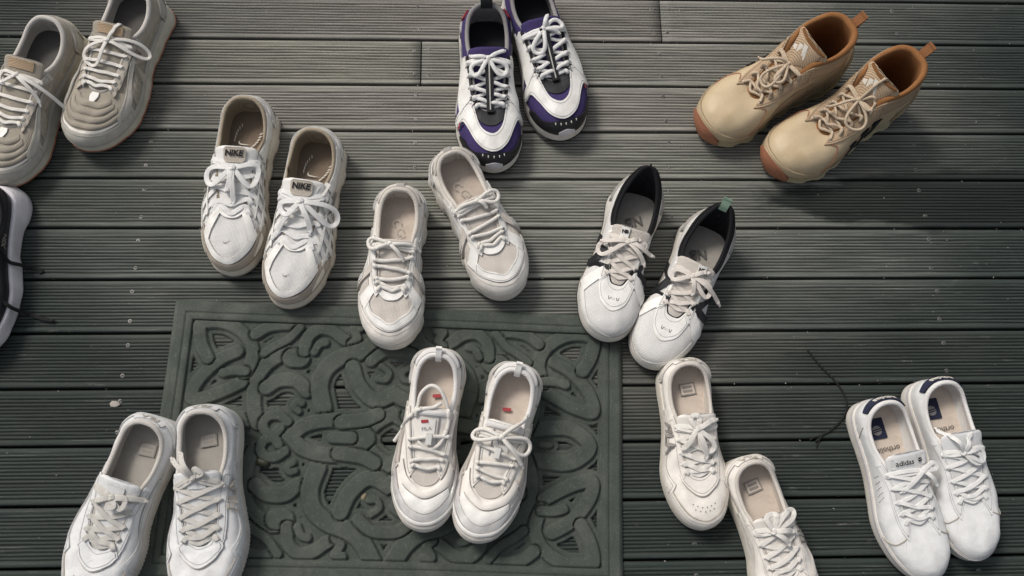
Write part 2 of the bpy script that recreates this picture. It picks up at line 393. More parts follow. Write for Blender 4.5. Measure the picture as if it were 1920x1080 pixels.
        if bow is not None:
            K = (s.S(*E_(0, 1))+s.S(*E_(0, -1)))/2; K[1] += bow.get('dy', -.004); K[0] += bow.get('dx', 0)*s.g
            h = s.tr.ray_cast(Vector((K[0], K[1], .5)), Vector((0, 0, -1)))[0]; K[2] = (h.z if h else K[2])+ry+.0045
            if top:
                for sd in (1, -1):
                    p1 = s.S(*E_(skip, sd)); n1 = s.N(s.S, *E_(skip, sd)); r1 = s.S(E_(skip, sd)[0], 1.0)+n1*(ry+.002)
                    for k in (0, 1) if bow.get('dbl', 1) else (0,):
                        o_ = np.array([0, (k-.5)*rx*1.7, 0])
                        P = smoothline([p1-n1*.006, p1+n1*(ry*.7), r1+o_*.5, (r1+K)/2+o_*.8+np.array([0, 0, .001]), K+o_*.3-np.array([0, 0, .002])], 6); P[7:-1] = s.drape(P[7:-1], ry); tube(mb, P, rx, ry)
            th = np.linspace(0, 2*np.pi, 17)          # the knot: a wrap of lace round the crossing
            kr = max(rx*.95, .0032)
            tube(mb, np.stack([K[0]+kr*1.0*np.cos(th)*.75, K[1]+.0012*np.sin(th*2), K[2]+kr*.8*np.sin(th)], 1), rx*.95, max(ry, .0015))
            tube(mb, np.stack([K[0]+.002*np.cos(th*2), K[1]+kr*.8*np.cos(th), K[2]+kr*.55*np.sin(th)+.0003], 1), rx*.8, max(ry, .0014))
            for ang, ln, wd, lf in bow.get('loops', []):
                d = np.array([math.cos(R(ang)), math.sin(R(ang)), 0]); p_ = np.array([-d[1], d[0], 0]); t = np.linspace(0.02, .98, 30)
                P = K+d*(ln*np.sin(np.pi*t))[:, None]+p_*(wd*np.sin(2*np.pi*t)*(.55+.45*np.sin(np.pi*t)))[:, None]
                P[:, 2] += lf*np.sin(np.pi*t)-.5*(ln*np.sin(np.pi*t))**2/.05+.0012*np.sin(2*np.pi*t)
                w1, w2 = rng.uniform(0, 6, 2); P[:, 0] += .0014*np.sin(7*t+w1)*np.sin(np.pi*t); P[:, 1] += .0014*np.sin(9*t+w2)*np.sin(np.pi*t)
                P = s.drape(P, ry*1.1+.0005); tube(mb, P, rx, ry)
            for e in bow.get('ends', []):
                ang, ln, cv, lf = e[:4]; d = np.array([math.cos(R(ang)), math.sin(R(ang)), 0]); p_ = np.array([-d[1], d[0], 0]); t = np.linspace(0, 1, 26)
                P = K+d*(ln*t)[:, None]+p_*(cv*np.sin(np.pi*t*.9)*t)[:, None]; P[:, 2] += lf*np.sin(np.pi*np.minimum(1, t*1.2))-.35*(ln*t)**2/.05
                P = s.drape(P, ry*1.1+.0012); tube(mb, P[:24], rx, ry)
                tube(mb, P[22:], max(rx*.55, .0013), max(ry, .0012))
        for P in extra or []:
            P = s.fin(smoothline(P, 10)); P = s.drape(P, ry); tube(mb, P, rx, ry)
        return mb.build('lace', m, s.root)
    def tab(s, m, z=.285, y=.02, w=.03, h=.06, lean=-.02, name='pull_tab', x=0, th=.008):
        """a loop of webbing sewn to the back of the collar"""
        mb = MB(); P = [(y, z-.02), (y+lean*.5, z+h*.5), (y+lean, z+h), (y+lean+.008, z+h+.008), (y+lean+.018, z+h*.9), (y+lean*.4+.03, z+h*.45), (y+.035, z-.01)]
        c = smoothline(np.array(P), 4); d = np.gradient(c, axis=0); d /= np.linalg.norm(d, axis=1)[:, None]; nn = np.stack([-d[:, 1], d[:, 0]], 1)
        V = []
        for i in range(len(c)):
            for xx, k in ((-w/2, -1), (w/2, -1), (w/2, 1), (-w/2, 1)): V.append((x+xx, c[i, 0]+nn[i, 0]*k*th/2, c[i, 1]+nn[i, 1]*k*th/2))
        F = []
        for i in range(len(c)-1):
            for j in range(4): F.append((i*4+j, i*4+(j+1) % 4, (i+1)*4+(j+1) % 4, (i+1)*4+j))
        F += [(3, 2, 1, 0), tuple((len(c)-1)*4+j for j in range(4))]
        return s.put(name, s.fin(np.array(V)), F, m, False)

def rectshape(w, h, r=.2, n=4):
    """rounded rectangle as (verts, faces)"""
    P = []
    for cx, cy, a0 in ((w/2-r, h/2-r, 0), (-w/2+r, h/2-r, 90), (-w/2+r, -h/2+r, 180), (w/2-r, -h/2+r, 270)):
        for k in range(n+1): a = R(a0+90*k/n); P.append((cx+r*math.cos(a), cy+r*math.sin(a)))
    return np.array(P), [tuple(range(len(P)))]
def polyshape(*polys):
    V = []; F = []
    for p in polys: F.append(tuple(range(len(V), len(V)+len(p)))); V += p
    return np.array(V, float), F

# ------------------------------------------------------------------ the deck: every board, screw and joist its own piece
def deckmat():
    m = bpy.data.materials.new('weathered_decking'); m.use_nodes = True; t = m.node_tree; N = t.nodes; Lk = t.links; b = N['Principled BSDF']
    tc = N.new('ShaderNodeTexCoord'); sep = N.new('ShaderNodeSeparateXYZ'); Lk.new(tc.outputs['Object'], sep.inputs[0])
    def nz(scale, vec, d=5, r=.6):
        mp = N.new('ShaderNodeMapping'); mp.inputs['Scale'].default_value = vec; Lk.new(tc.outputs['Object'], mp.inputs[0])
        n = N.new('ShaderNodeTexNoise'); n.inputs['Scale'].default_value = scale; n.inputs['Detail'].default_value = d; n.inputs['Roughness'].default_value = r
        Lk.new(mp.outputs[0], n.inputs['Vector']); return n.outputs[0]
    def mr(src, a, bb, c=0, d=1):
        r = N.new('ShaderNodeMapRange'); Lk.new(src, r.inputs[0]); r.interpolation_type = 'SMOOTHSTEP'
        for i, v in zip((1, 2, 3, 4), (a, bb, c, d)): r.inputs[i].default_value = v
        return r.outputs[0]
    def mx(f, a, bb, typ='MIX'):
        x = N.new('ShaderNodeMix'); x.data_type = 'RGBA'; x.blend_type = typ
        for s, v in ((0, f), (6, a), (7, bb)):
            if hasattr(v, 'is_linked'): Lk.new(v, x.inputs[s])
            else: x.inputs[s].default_value = v if s == 0 else (*v, 1)
        return x.outputs[2]
    def mth(op, a, bb):
        x = N.new('ShaderNodeMath'); x.operation = op; x.use_clamp = op == 'ADD'
        for i, v in enumerate((a, bb)):
            if hasattr(v, 'is_linked'): Lk.new(v, x.inputs[i])
            else: x.inputs[i].default_value = v
        return x.outputs[0]
    at = N.new('ShaderNodeAttribute'); at.attribute_type = 'OBJECT'; at.attribute_name = 'tone'
    streak = nz(1, (6, 260, 1), 6, .65); fine = nz(1, (90, 900, 200), 3, .7); blot = nz(3.2, (1, 1.6, 1), 4, .55)
    # boards walked bleached in the middle, greener outward; dimmer light towards the corners painted in
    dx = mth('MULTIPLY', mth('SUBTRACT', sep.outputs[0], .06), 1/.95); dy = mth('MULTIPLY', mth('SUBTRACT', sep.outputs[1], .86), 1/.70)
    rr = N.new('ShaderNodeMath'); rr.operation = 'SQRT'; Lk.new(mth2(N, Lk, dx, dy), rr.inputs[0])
    worn_lit = mr(mth3(N, Lk, rr.outputs[0], blot, .55), .25, 1.15, 1, 0)
    c = mx(worn_lit, DK_DARK, DK_WORN_LIT)
    c = mx(mr(streak, .36, .70), mx(.5, c, (0.02, .024, .022)), c)
    c = mx(mr(streak, .58, .80, 0, .75), c, mx(.5, c, (.42, .40, .36)))
    scuff = nz(1, (14, 60, 1), 7, .75); c = mx(mr(scuff, .60, .72, 0, .55), c, mx(.5, c, (.40, .38, .34))); c = mx(mr(scuff, .40, .28, 0, .5), c, mx(.5, c, (.02, .022, .02)))
    c = mx(mr(fine, .60, .80, 0, .35), c, (.30, .29, .26))
    # a damp stain at the right
    sx = mth('MULTIPLY', mth('SUBTRACT', sep.outputs[0], .95), 1/.44); sy = mth('MULTIPLY', mth('SUBTRACT', sep.outputs[1], .612), 1/.060)
    r2 = N.new('ShaderNodeMath'); r2.operation = 'SQRT'; Lk.new(mth2(N, Lk, sx, sy), r2.inputs[0])
    wet = mr(mth3(N, Lk, r2.outputs[0], nz(9, (1, 2.4, 1), 5, .6), .7), .85, 1.05, 1, 0)
    c = mx(mth('MULTIPLY', wet, .86), c, (.012, .016, .015))
    mul = N.new('ShaderNodeMix'); mul.data_type = 'RGBA'; mul.blend_type = 'MULTIPLY'; mul.inputs[0].default_value = 1
    Lk.new(c, mul.inputs[6]); Lk.new(at.outputs['Color'], mul.inputs[7]); c = mul.outputs[2]
    grv = mr(sep.outputs[2], -.0024, -.0006, .46, 1)                 # darker with depth in the grooves
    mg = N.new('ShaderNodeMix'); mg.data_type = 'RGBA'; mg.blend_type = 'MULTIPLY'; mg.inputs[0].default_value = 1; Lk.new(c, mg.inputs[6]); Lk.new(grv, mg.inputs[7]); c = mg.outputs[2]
    # dust, crumbs of pale dirt
    v = N.new('ShaderNodeTexVoronoi'); v.inputs['Scale'].default_value = 34; Lk.new(tc.outputs['Object'], v.inputs['Vector'])
    c = mx(mr(v.outputs['Distance'], .025, .04, .6, 0), c, (.42, .40, .36))
    Lk.new(c, b.inputs['Base Color']); b.inputs['Roughness'].default_value = .72; b.inputs['Specular IOR Level'].default_value = .25
    bp = N.new('ShaderNodeBump'); bp.inputs['Strength'].default_value = .5; bp.inputs['Distance'].default_value = .0016
    Lk.new(mth('ADD', mth('MULTIPLY', streak, .6), mth('MULTIPLY', fine, .4)), bp.inputs['Height']); Lk.new(bp.outputs[0], b.inputs['Normal'])
    return m
def mth2(N, Lk, a, b):
    p = N.new('ShaderNodeMath'); p.operation = 'MULTIPLY'; Lk.new(a, p.inputs[0]); Lk.new(a, p.inputs[1])
    q = N.new('ShaderNodeMath'); q.operation = 'MULTIPLY_ADD'; Lk.new(b, q.inputs[0]); Lk.new(b, q.inputs[1]); Lk.new(p.outputs[0], q.inputs[2]); return q.outputs[0]
def mth3(N, Lk, a, n, k):
    """a + (n - .5) * k"""
    p = N.new('ShaderNodeMath'); p.operation = 'MULTIPLY_ADD'; Lk.new(n, p.inputs[0]); p.inputs[1].default_value = k; p.inputs[2].default_value = -.5*k
    q = N.new('ShaderNodeMath'); q.operation = 'ADD'; Lk.new(a, q.inputs[0]); Lk.new(p.outputs[0], q.inputs[1]); return q.outputs[0]
DK_DARK = (.036, .048, .043); DK_WORN_LIT = (.325, .315, .275)  # blended by wear together with the painted falloff of light
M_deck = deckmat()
M_soil = mat('dark_soil', (.012, .013, .011), .95)
M_steel = mat('dull_screw_steel', (.15, .145, .135), .5, metal=.6, bump=.1)
ground = mesh('ground', [(-60, -60, -.16), (60, -60, -.16), (60, 60, -.16), (-60, 60, -.16)], [(0, 1, 2, 3)], M_soil, None, False)
tag(ground, kind='structure')
deck = tag(empty('deck'), kind='structure')
PITCH, GAP, YTOP = .09313, .0032, .8390
JOIST = (-1.96, -1.5, -1.04, -.575, -.1045, .3485, .803, 1.27, 1.73, 2.11)
X0, X1 = -2.0, 2.15
def board(k, xa, xb):
    yt = YTOP-k*PITCH-GAP/2; yb = yt-PITCH+GAP
    W = yt-yb; prof = [(-.0008, -.024), (0, -.004), (.0016, -.0009), (.0032, -.0001), (.0085, 0.0)]
    n = 12; p = (W-.020)/n
    for i in range(n):
        y0 = .010+i*p
        prof += [(y0, -.0026), (y0+p*.20, -.0029), (y0+p*.36, -.0004), (y0+p*.62, 0), (y0+p*.86, -.0003)]
    prof += [(W-.0098, -.0018), (W-.0085, 0), (W-.0032, -.0001), (W-.0016, -.0009), (W, -.004), (W+.0008, -.024)]
    prof = np.array(prof); m = len(prof); nx = max(4, int((xb-xa)/.022)); xs = np.linspace(xa, xb, nx)
    V = np.zeros((nx, m, 3)); V[..., 0] = xs[:, None]; V[..., 1] = yb+prof[None, :, 0]; V[..., 2] = prof[None, :, 1]
    rid = np.clip(((prof[:, 0]-.010)/p).astype(int), 0, n-1)
    wear = np.zeros((nx, n))
    for i in range(n):
        for j in range(nx): wear[j, i] = noise.noise((xs[j]*9+k*7.1, i*1.37+k*3.3, .5))+.5*noise.noise((xs[j]*34, i*2.1+k, 4.5))
    mid = (prof[:, 0] > .0099) & (prof[:, 0] < W-.0099)
    wr = wear[:, rid]*mid[None]
    top = prof[:, 1] > -.001
    V[..., 2] += np.where(top[None] & mid[None], np.minimum(0, wr*.0016-.0001), np.maximum(0, wr*.0009)*mid[None])
    V[..., 1] += .0005*wr+.0004*np.array([noise.noise((x*5, k*3.7, 9)) for x in xs])[:, None]
    F = gridfaces(nx, m, flip=True)
    F.append(tuple(range(m))[::-1]); F.append(tuple((nx-1)*m+i for i in range(m)))
    F = [f[::-1] for f in F]
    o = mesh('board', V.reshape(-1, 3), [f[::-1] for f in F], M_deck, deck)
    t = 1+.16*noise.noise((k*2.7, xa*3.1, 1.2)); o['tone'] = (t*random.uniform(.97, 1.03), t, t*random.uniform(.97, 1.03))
    return o, yt, yb
def screwmesh():
    mb = MB(); th = np.arange(12)/12*2*np.pi; c = np.stack([np.cos(th), np.sin(th)], 1)
    rows = [(.0040, -.004), (.0040, -.0006), (.0034, .0001), (.0026, .0003)]
    V = np.concatenate([np.concatenate([c*r, np.full((12, 1), z)], 1) for r, z in rows])
    F = [(j*12+i, j*12+(i+1) % 12, (j+1)*12+(i+1) % 12, (j+1)*12+i) for j in range(3) for i in range(12)]+[tuple(36+i for i in range(12))]
    mb.add(V, F)
    for sx, sy in ((.0019, .0005), (.0005, .0019)):      # the cross slot
        z = .00036 if sx > sy else .0004
        mb.add([(-sx, -sy, z), (sx, -sy, z), (sx, sy, z), (-sx, sy, z)], [(0, 1, 2, 3)])
    me = bpy.data.meshes.new('screw'); me.from_pydata(np.concatenate(mb.V).tolist(), [], mb.F)
    me.materials.append(M_steel); me.materials.append(mat('screw_slot', (.03, .03, .03), .8))
    for i in (-1, -2): me.polygons[i].material_index = 1
    return me
SCREW = screwmesh()
for k in range(-9, 16):
    cut = {-2: JOIST[5]+.004, -1: JOIST[4]+.006, 6: JOIST[1]+.004, 12: JOIST[6]+.004}.get(k)
    spans = [(X0, X1)] if cut is None or not X0 < cut < X1 else [(X0, cut-.0012), (cut+.0012, X1)]
    for xa, xb in spans:
        o, yt, yb = board(k, xa, xb)
        for jx in JOIST:
            xs = [jx]
            if cut and abs(cut-jx) < .02: xs = [cut-.0135] if xb < cut else [cut+.0135]
            for x in xs:
                if not xa < x < xb: continue
                for y in (yb+.0205, yt-.0205):
                    s = link(bpy.data.objects.new('screw', SCREW), o)
                    s.location = (x+random.uniform(-.003, .003), y+random.uniform(-.003, .003), -.0004+random.uniform(-.0006, .0004)); s.rotation_euler = (random.uniform(-.08, .08), random.uniform(-.08, .08), random.uniform(0, 3))
M_joist = mat('joist_timber', (.03, .03, .026), .9)
for jx in JOIST:
    x0, x1, y0, y1, z0, z1 = jx-.02, jx+.02, -.66, 1.68, -.12, -.0245
    mesh('joist', [(x0, y0, z0), (x1, y0, z0), (x1, y1, z0), (x0, y1, z0), (x0, y0, z1), (x1, y0, z1), (x1, y1, z1), (x0, y1, z1)],
         [(3, 2, 1, 0), (4, 5, 6, 7), (0, 1, 5, 4), (1, 2, 6, 5), (2, 3, 7, 6), (3, 0, 4, 7)], M_joist, deck, False)
# ------------------------------------------------------------------ the doormat: moulded scrollwork with open gaps, one quarter mirrored twice
SCROLL = [(22,[(145,198),(91,195),(60,213),(54,232)]),(9,[(148,228),(131,228)]),(18,[(131,228),(122,228)]),(21,[(217,88),(197,85),(179,94),(161,110),(150,132),(149,158),(153,184),(161,203)]),(28,[(205,94),(218,94)]),(19,[(114,86),(90,99),(69,119),(53,143),(50,167),(75,163),(104,150),(127,137)]),(19,[(67,99),(55,78),(48,52),(52,40),(83,38),(109,47),(130,65),(140,87),(138,105),(131,121)]),(14,[(131,119),(111,119),(95,123)]),(17,[(141,56),(163,42),(192,38),(212,39)]),(13,[(213,42),(195,63),(173,76),(158,88)]),(18,[(224,82),(227,59),(244,44),(266,46),(285,59),(300,67)]),(12,[(257,67),(247,70),(240,83)]),(13,[(300,67),(309,58),(301,42),(313,40)]),(21,[(168,145),(187,132),(215,132),(234,148)]),(25,[(263,175),(254,141),(261,112),(285,91),(319,79),(342,61),(360,33)]),(22,[(305,107),(317,136),(339,158),(357,159),(379,147)]),(17,[(334,96),(354,80),(377,77)]),(10,[(352,104),(365,114),(361,126),(348,126)]),(21,[(334,215),(354,195),(384,178)]),(21,[(213,225),(235,205),(268,196),(300,197),(327,212),(339,221)]),(20,[(294,198),(332,193),(352,184)]),(16,[(282,223),(313,222)]),(10,[(224,182),(215,175),(219,167),(228,169)]),(14,[(208,199),(195,190),(178,191),(169,203),(175,217),(189,219),(197,210)])]
MATW, MATH = 752.0, 446.0
def doormat():
    nx, ny = 236, 140; X = np.linspace(0, MATW/2, nx); Y = np.linspace(0, MATH/2, ny); gx, gy = np.meshgrid(X, Y, indexing='ij')
    best = np.full((nx, ny), 1e9); H = np.full((nx, ny), 3.8)
    for hw, P in SCROLL:
        hw = hw*.59
        P = smoothline(np.array(P, float), 6); d = np.full((nx, ny), 1e9)
        for (x0, y0), (x1, y1) in zip(P[:-1], P[1:]):
            dx, dy = x1-x0, y1-y0; L2 = dx*dx+dy*dy+1e-9
            t = np.clip(((gx-x0)*dx+(gy-y0)*dy)/L2, 0, 1); d = np.minimum(d, np.hypot(gx-x0-t*dx, gy-y0-t*dy))
        # cut the ends of broad bands square-ish
        s_ = d-hw
        best = np.minimum(best, s_)
        h = 3.8+6.2*np.clip((.6-s_)/2.0, 0, 1)**.7+.35*np.clip(-s_/hw, 0, 1)
        groove = (s_ > -.3) & (s_ < 2.0)
        H = np.where(s_ < .2, h, np.where(groove, np.minimum(H, 3.4), H))
    e = np.minimum(gx, gy)                                            # distance in from the rim
    rim = 9.0*np.clip(e/7, 0, 1)**.6
    H = np.where(e < 21, rim, H)
    H = np.where((e >= 21) & (e < 23.4), 6.2, H)
    H = np.where((e >= 23.4) & (e < 34), 8.6+.9*np.sin((e-23.4)/10.6*np.pi), H)
    H = np.where((e >= 34) & (e < 36.5), 4.0, H)
    hole = (best > 7.8) & (e > 41)
    fac = lambda a, k: np.concatenate([a, a[::-1][1:]], 0) if k == 0 else np.concatenate([a, a[:, ::-1][:, 1:]], 1)
    H = fac(fac(H, 0), 1); hole = fac(fac(hole, 0), 1)
    xs = np.concatenate([X, (MATW-X[::-1])[1:]]); ys = np.concatenate([Y, (MATH-Y[::-1])[1:]]); n, m = len(xs), len(ys)
    nz = rng.normal(0, .10, H.shape); H = H+np.where(H > .5, nz, 0)
    # edges of the openings drop to the deck
    low = hole.copy(); H = np.where(low, .2, H)
    allh = hole[:-1, :-1] & hole[1:, :-1] & hole[1:, 1:] & hole[:-1, 1:]
    wx = (np.sin(xs/97)*.8)[:, None]+(np.sin(ys/61+1)*.8)[None]
    V = np.zeros((n, m, 3)); V[..., 0] = (xs[:, None]+0*wx+.5*np.sin(ys/70)[None])/1000; V[..., 1] = -(ys[None]+.8*np.sin(xs/90)[:, None])/1000; V[..., 2] = H/1000
    frame = np.minimum(np.minimum(xs[:, None], MATW-xs[:, None]), np.minimum(ys[None], MATH-ys[None])); fr = frame[:-1, :-1] < 35.2
    root = empty('doormat', (-.502, .431, .0004), R(-2.4))
    tag(root, 'dark green moulded rubber doormat with raised scrollwork lying on the deck', 'doormat')
    idx = np.arange(n*m).reshape(n, m); quad = np.stack([idx[:-1, 1:], idx[1:, 1:], idx[1:, :-1], idx[:-1, :-1]], -1)
    for name, keep in (('border', fr & ~allh), ('scrollwork', ~fr & ~allh)):
        Q = quad[keep]; used = np.unique(Q); re = np.full(n*m, -1); re[used] = np.arange(len(used))
        mesh(name, V.reshape(-1, 3)[used], [tuple(q) for q in re[Q].tolist()], M_mat, root)
    return root
M_mat = mat('flocked_green_rubber', (.068, .081, .069), .95, 'flock', .20, (.19, .19, .165), .6, .5, .5)
doormat()
# ------------------------------------------------------------------ shoe materials
def MM(k, *a, **kw): M[k] = mat(k, *a, **kw); return M[k]
M = {}
MM('white_leather', (.75, .735, .70), .40, 'leather', .07, DIRT, .30, .36)
MM('cream_leather', (.75, .71, .655), .42, 'leather', .06, DIRT, .28, .36)
MM('cool_leather', (.69, .69, .685), .40, 'leather', .07, DIRT, .28, .36)
MM('white_rubber', (.66, .63, .58), .55, 'plain', .05, DIRT, .55, .2)
MM('cream_rubber', (.68, .635, .55), .6, 'plain', .06, DIRT, .55, .25)
MM('ivory_rubber', (.60, .57, .47), .6, 'plain', .08, DIRT, .35, .3)
MM('greige_mesh', (.66, .605, .545), .85, 'mesh', .05, DIRT, .2, .5, .75)
MM('white_mesh', (.76, .745, .72), .85, 'mesh', .02, DIRT, .06, .5, .75)
MM('beige_mesh', (.43, .385, .315), .85, 'mesh', .08, (.2, .16, .12), .25, .6, .8)
MM('taupe_suede', (.52, .495, .44), .95, 'suede', .10, (.2, .16, .12), .3, .5)
MM('taupe_light', (.52, .46, .39), .9, 'suede', .08, (.25, .2, .15), .3, .4)
MM('tan_suede', (.46, .40, .335), .9, 'suede', .08, (.25, .2, .15), .3, .4)
MM('pale_lining', (.60, .555, .50), .95, 'knit', .06, DIRT, .2, .3, .6)
MM('white_lining', (.72, .70, .68), .9, 'knit', .05, DIRT, .12, .3, .6)
MM('tan_lining', (.36, .30, .22), .95, 'knit', .08, (.15, .12, .09), .3, .3, .6)
MM('ash_lining', (.56, .53, .49), .95, 'knit', .06, DIRT, .2, .3, .6)
MM('grey_lining', (.30, .285, .28), .95, 'mesh', .08, None, .2, .4, 1)
MM('black_lining', (.010, .010, .012), .95, 'knit', .1, None, .2, .3, .6)
MM('orange_lining', (.27, .12, .042), .95, 'suede', .1, (.2, .08, .03), .3, .3)
MM('pale_insole', (.58, .50, .43), .9, 'plain', .06, (.3, .24, .19), .4, .3)
MM('grey_insole', (.34, .32, .29), .9, 'plain', .06, (.2, .18, .15), .4, .3)
MM('dark_insole', (.10, .095, .09), .9, 'plain', .1, None, .4, .3)
MM('black_insole', (.012, .012, .015), .9, 'plain', .1, None, .4, .3)
MM('brown_insole', (.20, .155, .115), .9, 'plain', .08, (.1, .07, .05), .4, .3)
MM('cream_lace', (.77, .74, .69), .85, 'knit', .05, DIRT, .12, .3, 2)
MM('white_lace', (.78, .77, .75), .85, 'knit', .04, None, .12, .3, 2)
MM('pink_lace', (.70, .645, .59), .85, 'knit', .06, DIRT, .15, .3, 2)
MM('grey_lace', (.58, .56, .52), .85, 'knit', .06, DIRT, .15, .3, 2)
MM('sand_lace', (.56, .45, .33), .85, 'knit', .08, None, .15, .3, 2)
MM('black_lace', (.012, .012, .012), .85, 'knit', .08, None, .15, .3, 2)
MM('ink', (.012, .012, .014), .6, 'plain', .05, None, .2, .05)
MM('grey_ink', (.25, .235, .215), .6, 'plain', .05, None, .2, .05)
MM('faint_ink', (.45, .41, .36), .7, 'plain', .05, None, .2, .05)
MM('pale_ink', (.66, .62, .55), .6, 'plain', .05, None, .2, .05)
MM('red_ink', (.36, .045, .05), .6, 'plain', .05, None, .2, .05)
MM('navy_ink', (.02, .025, .07), .6, 'plain', .05, None, .2, .05)
MM('black_synthetic', (.014, .014, .016), .45, 'leather', .1, None, .2, .25)
MM('purple_mesh', (.052, .035, .135), .8, 'mesh', .1, None, .2, .4, .9)
MM('grey_synthetic', (.34, .33, .34), .45, 'leather', .08, None, .2, .25)
MM('silver_trim', (.45, .42, .42), .28, 'plain', .1, None, .2, .1, 1, .65)
MM('boot_leather', (.50, .395, .255), .48, 'leather', .05, (.34, .22, .10), .45, .22, .5)
MM('boot_fabric', (.46, .335, .22), .9, 'knit', .08, (.3, .2, .1), .3, .45, .55)
MM('gum_rubber', (.36, .15, .085), .55, 'plain', .1, (.2, .08, .04), .4, .3)
MM('brown_webbing', (.27, .115, .045), .85, 'knit', .08, None, .3, .4, 2)
MM('khaki_rubber', (.40, .345, .215), .6, 'plain', .1, (.25, .2, .12), .4, .3)
MM('green_webbing', (.16, .24, .18), .85, 'knit', .08, None, .3, .3, 2)
MM('navy_felt', (.022, .026, .055), .95, 'suede', .2, None, .3, .4)
MM('lilac_rubber', (.66, .635, .66), .55, 'plain', .06, (.3, .28, .28), .3, .3)
MM('seam_thread', (.42, .38, .32), .9, 'plain', .05, None, .3, .1)
MM('dark_hole', (.02, .02, .02), .9, 'plain', .05, None, .3, .1)
MM('stone_tag', (.6, .58, .54), .7, 'plain', .05, None, .3, .1)
RIM_LOW = [(0, .020, .285), (.066, .034, .281), (.115, .086, .256), (.132, .17, .226), (.132, .27, .226), (.117, .375, .266), (.105, .46, .258),
           (.096, .55, .237), (.084, .62, .219), (.066, .668, .209), (.036, .694, .204), (0, .70, .203)]
RIM_COURT = [(0, .027, .272), (.066, .042, .267), (.115, .091, .238), (.132, .17, .210), (.131, .28, .213), (.114, .385, .248), (.098, .47, .240),
             (.090, .56, .223), (.080, .63, .207), (.064, .676, .198), (.036, .702, .193), (0, .71, .192)]
RIM_HIGHBACK = [(0, -.024, .420), (.054, -.008, .402), (.106, .072, .318), (.128, .17, .245), (.130, .27, .230), (.108, .375, .266), (.084, .46, .258),
                (.072, .55, .237), (.064, .62, .219), (.052, .662, .209), (.034, .688, .204), (0, .695, .203)]
RIM_BOOT = [(0, .044, .545), (.072, .056, .545), (.130, .118, .538), (.150, .205, .515), (.146, .30, .505), (.118, .39, .485), (.088, .44, .385),
            (.080, .50, .325), (.074, .57, .283), (.064, .635, .252), (.036, .672, .240), (0, .68, .238)]
RRB = [.0105, .0105, .0105, .010, .010, .008, .007, .006, .006, .006, .006, .006]
RRT = [.011, .011, .010, .010, .009, .007, .006, .005, .005, .005, .005, .005]
def at(h, ang, back=.009): return (h[0]-back*math.cos(R(ang)), h[1]-back*math.sin(R(ang)))
def exo(s): return (0, s.g, 0)          # reading direction of lettering on the outer side
def lift(s, z, deg=0): s.root.location.z = z; s.root.rotation_euler.x = R(deg)      # standing on the mat, or half on it
def name_it(s, label, cat, group): tag(s.root, label, cat, group)

# ------------------------------------------------------------------ 1 taupe suede runners
def taupe(h, ang, foot, label, bow):
    s = Shoe('sneaker', at(h, ang), R(ang), .306, foot, wid=1.03, rim=RIM_LOW, spring=.05, wob=.0022, rr=[x*1.35 for x in RRB], z0=[.125, .125, .122, .118, .11, .104, .096, .086, .078, .072, .07, .07])
    s.upper(M['beige_mesh'], M['ash_lining'], M['dark_insole'])
    s.sole(M['ivory_rubber'], flare=.008, hf=.022, lip=.002, bump=.004, nb=4, out=M['gum_rubber'], outz=.018)
    s.tongue(M['beige_mesh'], th=(.012, .036))
    # quilted ribs over the toe
    for k, v in enumerate((.44, .56, .68, .80)): s.patch('toe_rib', M['beige_mesh'], .77+.02*k, 1.23-.02*k, [(.77, v-.10), (.93, v-.05), (1, v-.02), (1.07, v-.05), (1.23, v-.10)], [(.77, v-.01), (.93, v+.04), (1, v+.07), (1.07, v+.04), (1.23, v-.01)], off=.0008, pad=.0022)
    s.patch('toe_trim', M['cream_leather'], .78, 1.22, [(.78, .28), (.9, .32), (1, .33), (1.1, .32), (1.22, .28)], [(.78, .31), (.9, .37), (1, .38), (1.1, .37), (1.22, .31)], off=.0012)
    s.patch('mudguard', M['taupe_suede'], .70, 1.30, -.02, [(.70, .32), (.8, .26), (.9, .32), (1, .33), (1.1, .32), (1.2, .26), (1.30, .32)], off=.0022)
    s.both('side_overlay', M['taupe_suede'], .50, .80, [(.5, .60), (.6, .52), (.7, .30), (.8, .20)], [(.5, .72), (.6, .70), (.7, .55), (.8, .42)], off=.0024)
    for k in range(3): s.both('side_rib', M['beige_mesh'], .56+.035*k, .60+.035*k, .14, .50, off=.001, pad=.002)
    s.both('foxing', M['taupe_suede'], .26, .74, -.02, [(.26, .2), (.5, .15), (.74, .18)], off=.002)
    s.patch('heel_counter', M['taupe_suede'], -.25, .25, -.02, [(-.25, .35), (-.1, .75), (0, .8), (.1, .75), (.25, .35)], off=.0026)
    s.patch('heel_clip', M['ivory_rubber'], -.14, .14, -.02, [(-.14, .25), (0, .48), (.14, .25)], off=.0045)
    s.both('eyestay', M['taupe_suede'], .43, .80, [(.43, .62), (.5, .74), (.62, .74), (.80, .80)], 1.0, off=.0024)
    for i in range(5): s.both('lace_loop', M['taupe_light'], .515+.062*i, .550+.062*i, .76, .99, off=.0036)
    s.patch('throat_tag', M['white_leather'], .955, 1.045, [(.955, .93), (1, .82), (1.045, .93)], .985, off=.0022)
    s.decal('logo', M['taupe_light'], text2d('N', .055), s.S, .50, .50, exo(s), .062, off=.0036, xs=1.15, shear=.18)
    s.patch('tongue_label', M['boot_fabric'], -.62, .62, .72, .93, F=s.T, off=.001)
    s.tree()
    s.laces(M['cream_lace'], 6, r=(.0030, .0011), v=.88, style='bars', skip=0, bow=bow, slack=.0012)
    name_it(s, label, 'sneaker', 'shoes left out on the deck'); return s
taupe((-.7368, .9145), -106, 'R', 'taupe suede sneaker cut by the photo edge, cream lace end trailing towards its partner', dict(loops=[(20, .030, .012, .004)], ends=[(163, .088, .006, .006), (140, .060, .010, .004)], dy=.0))
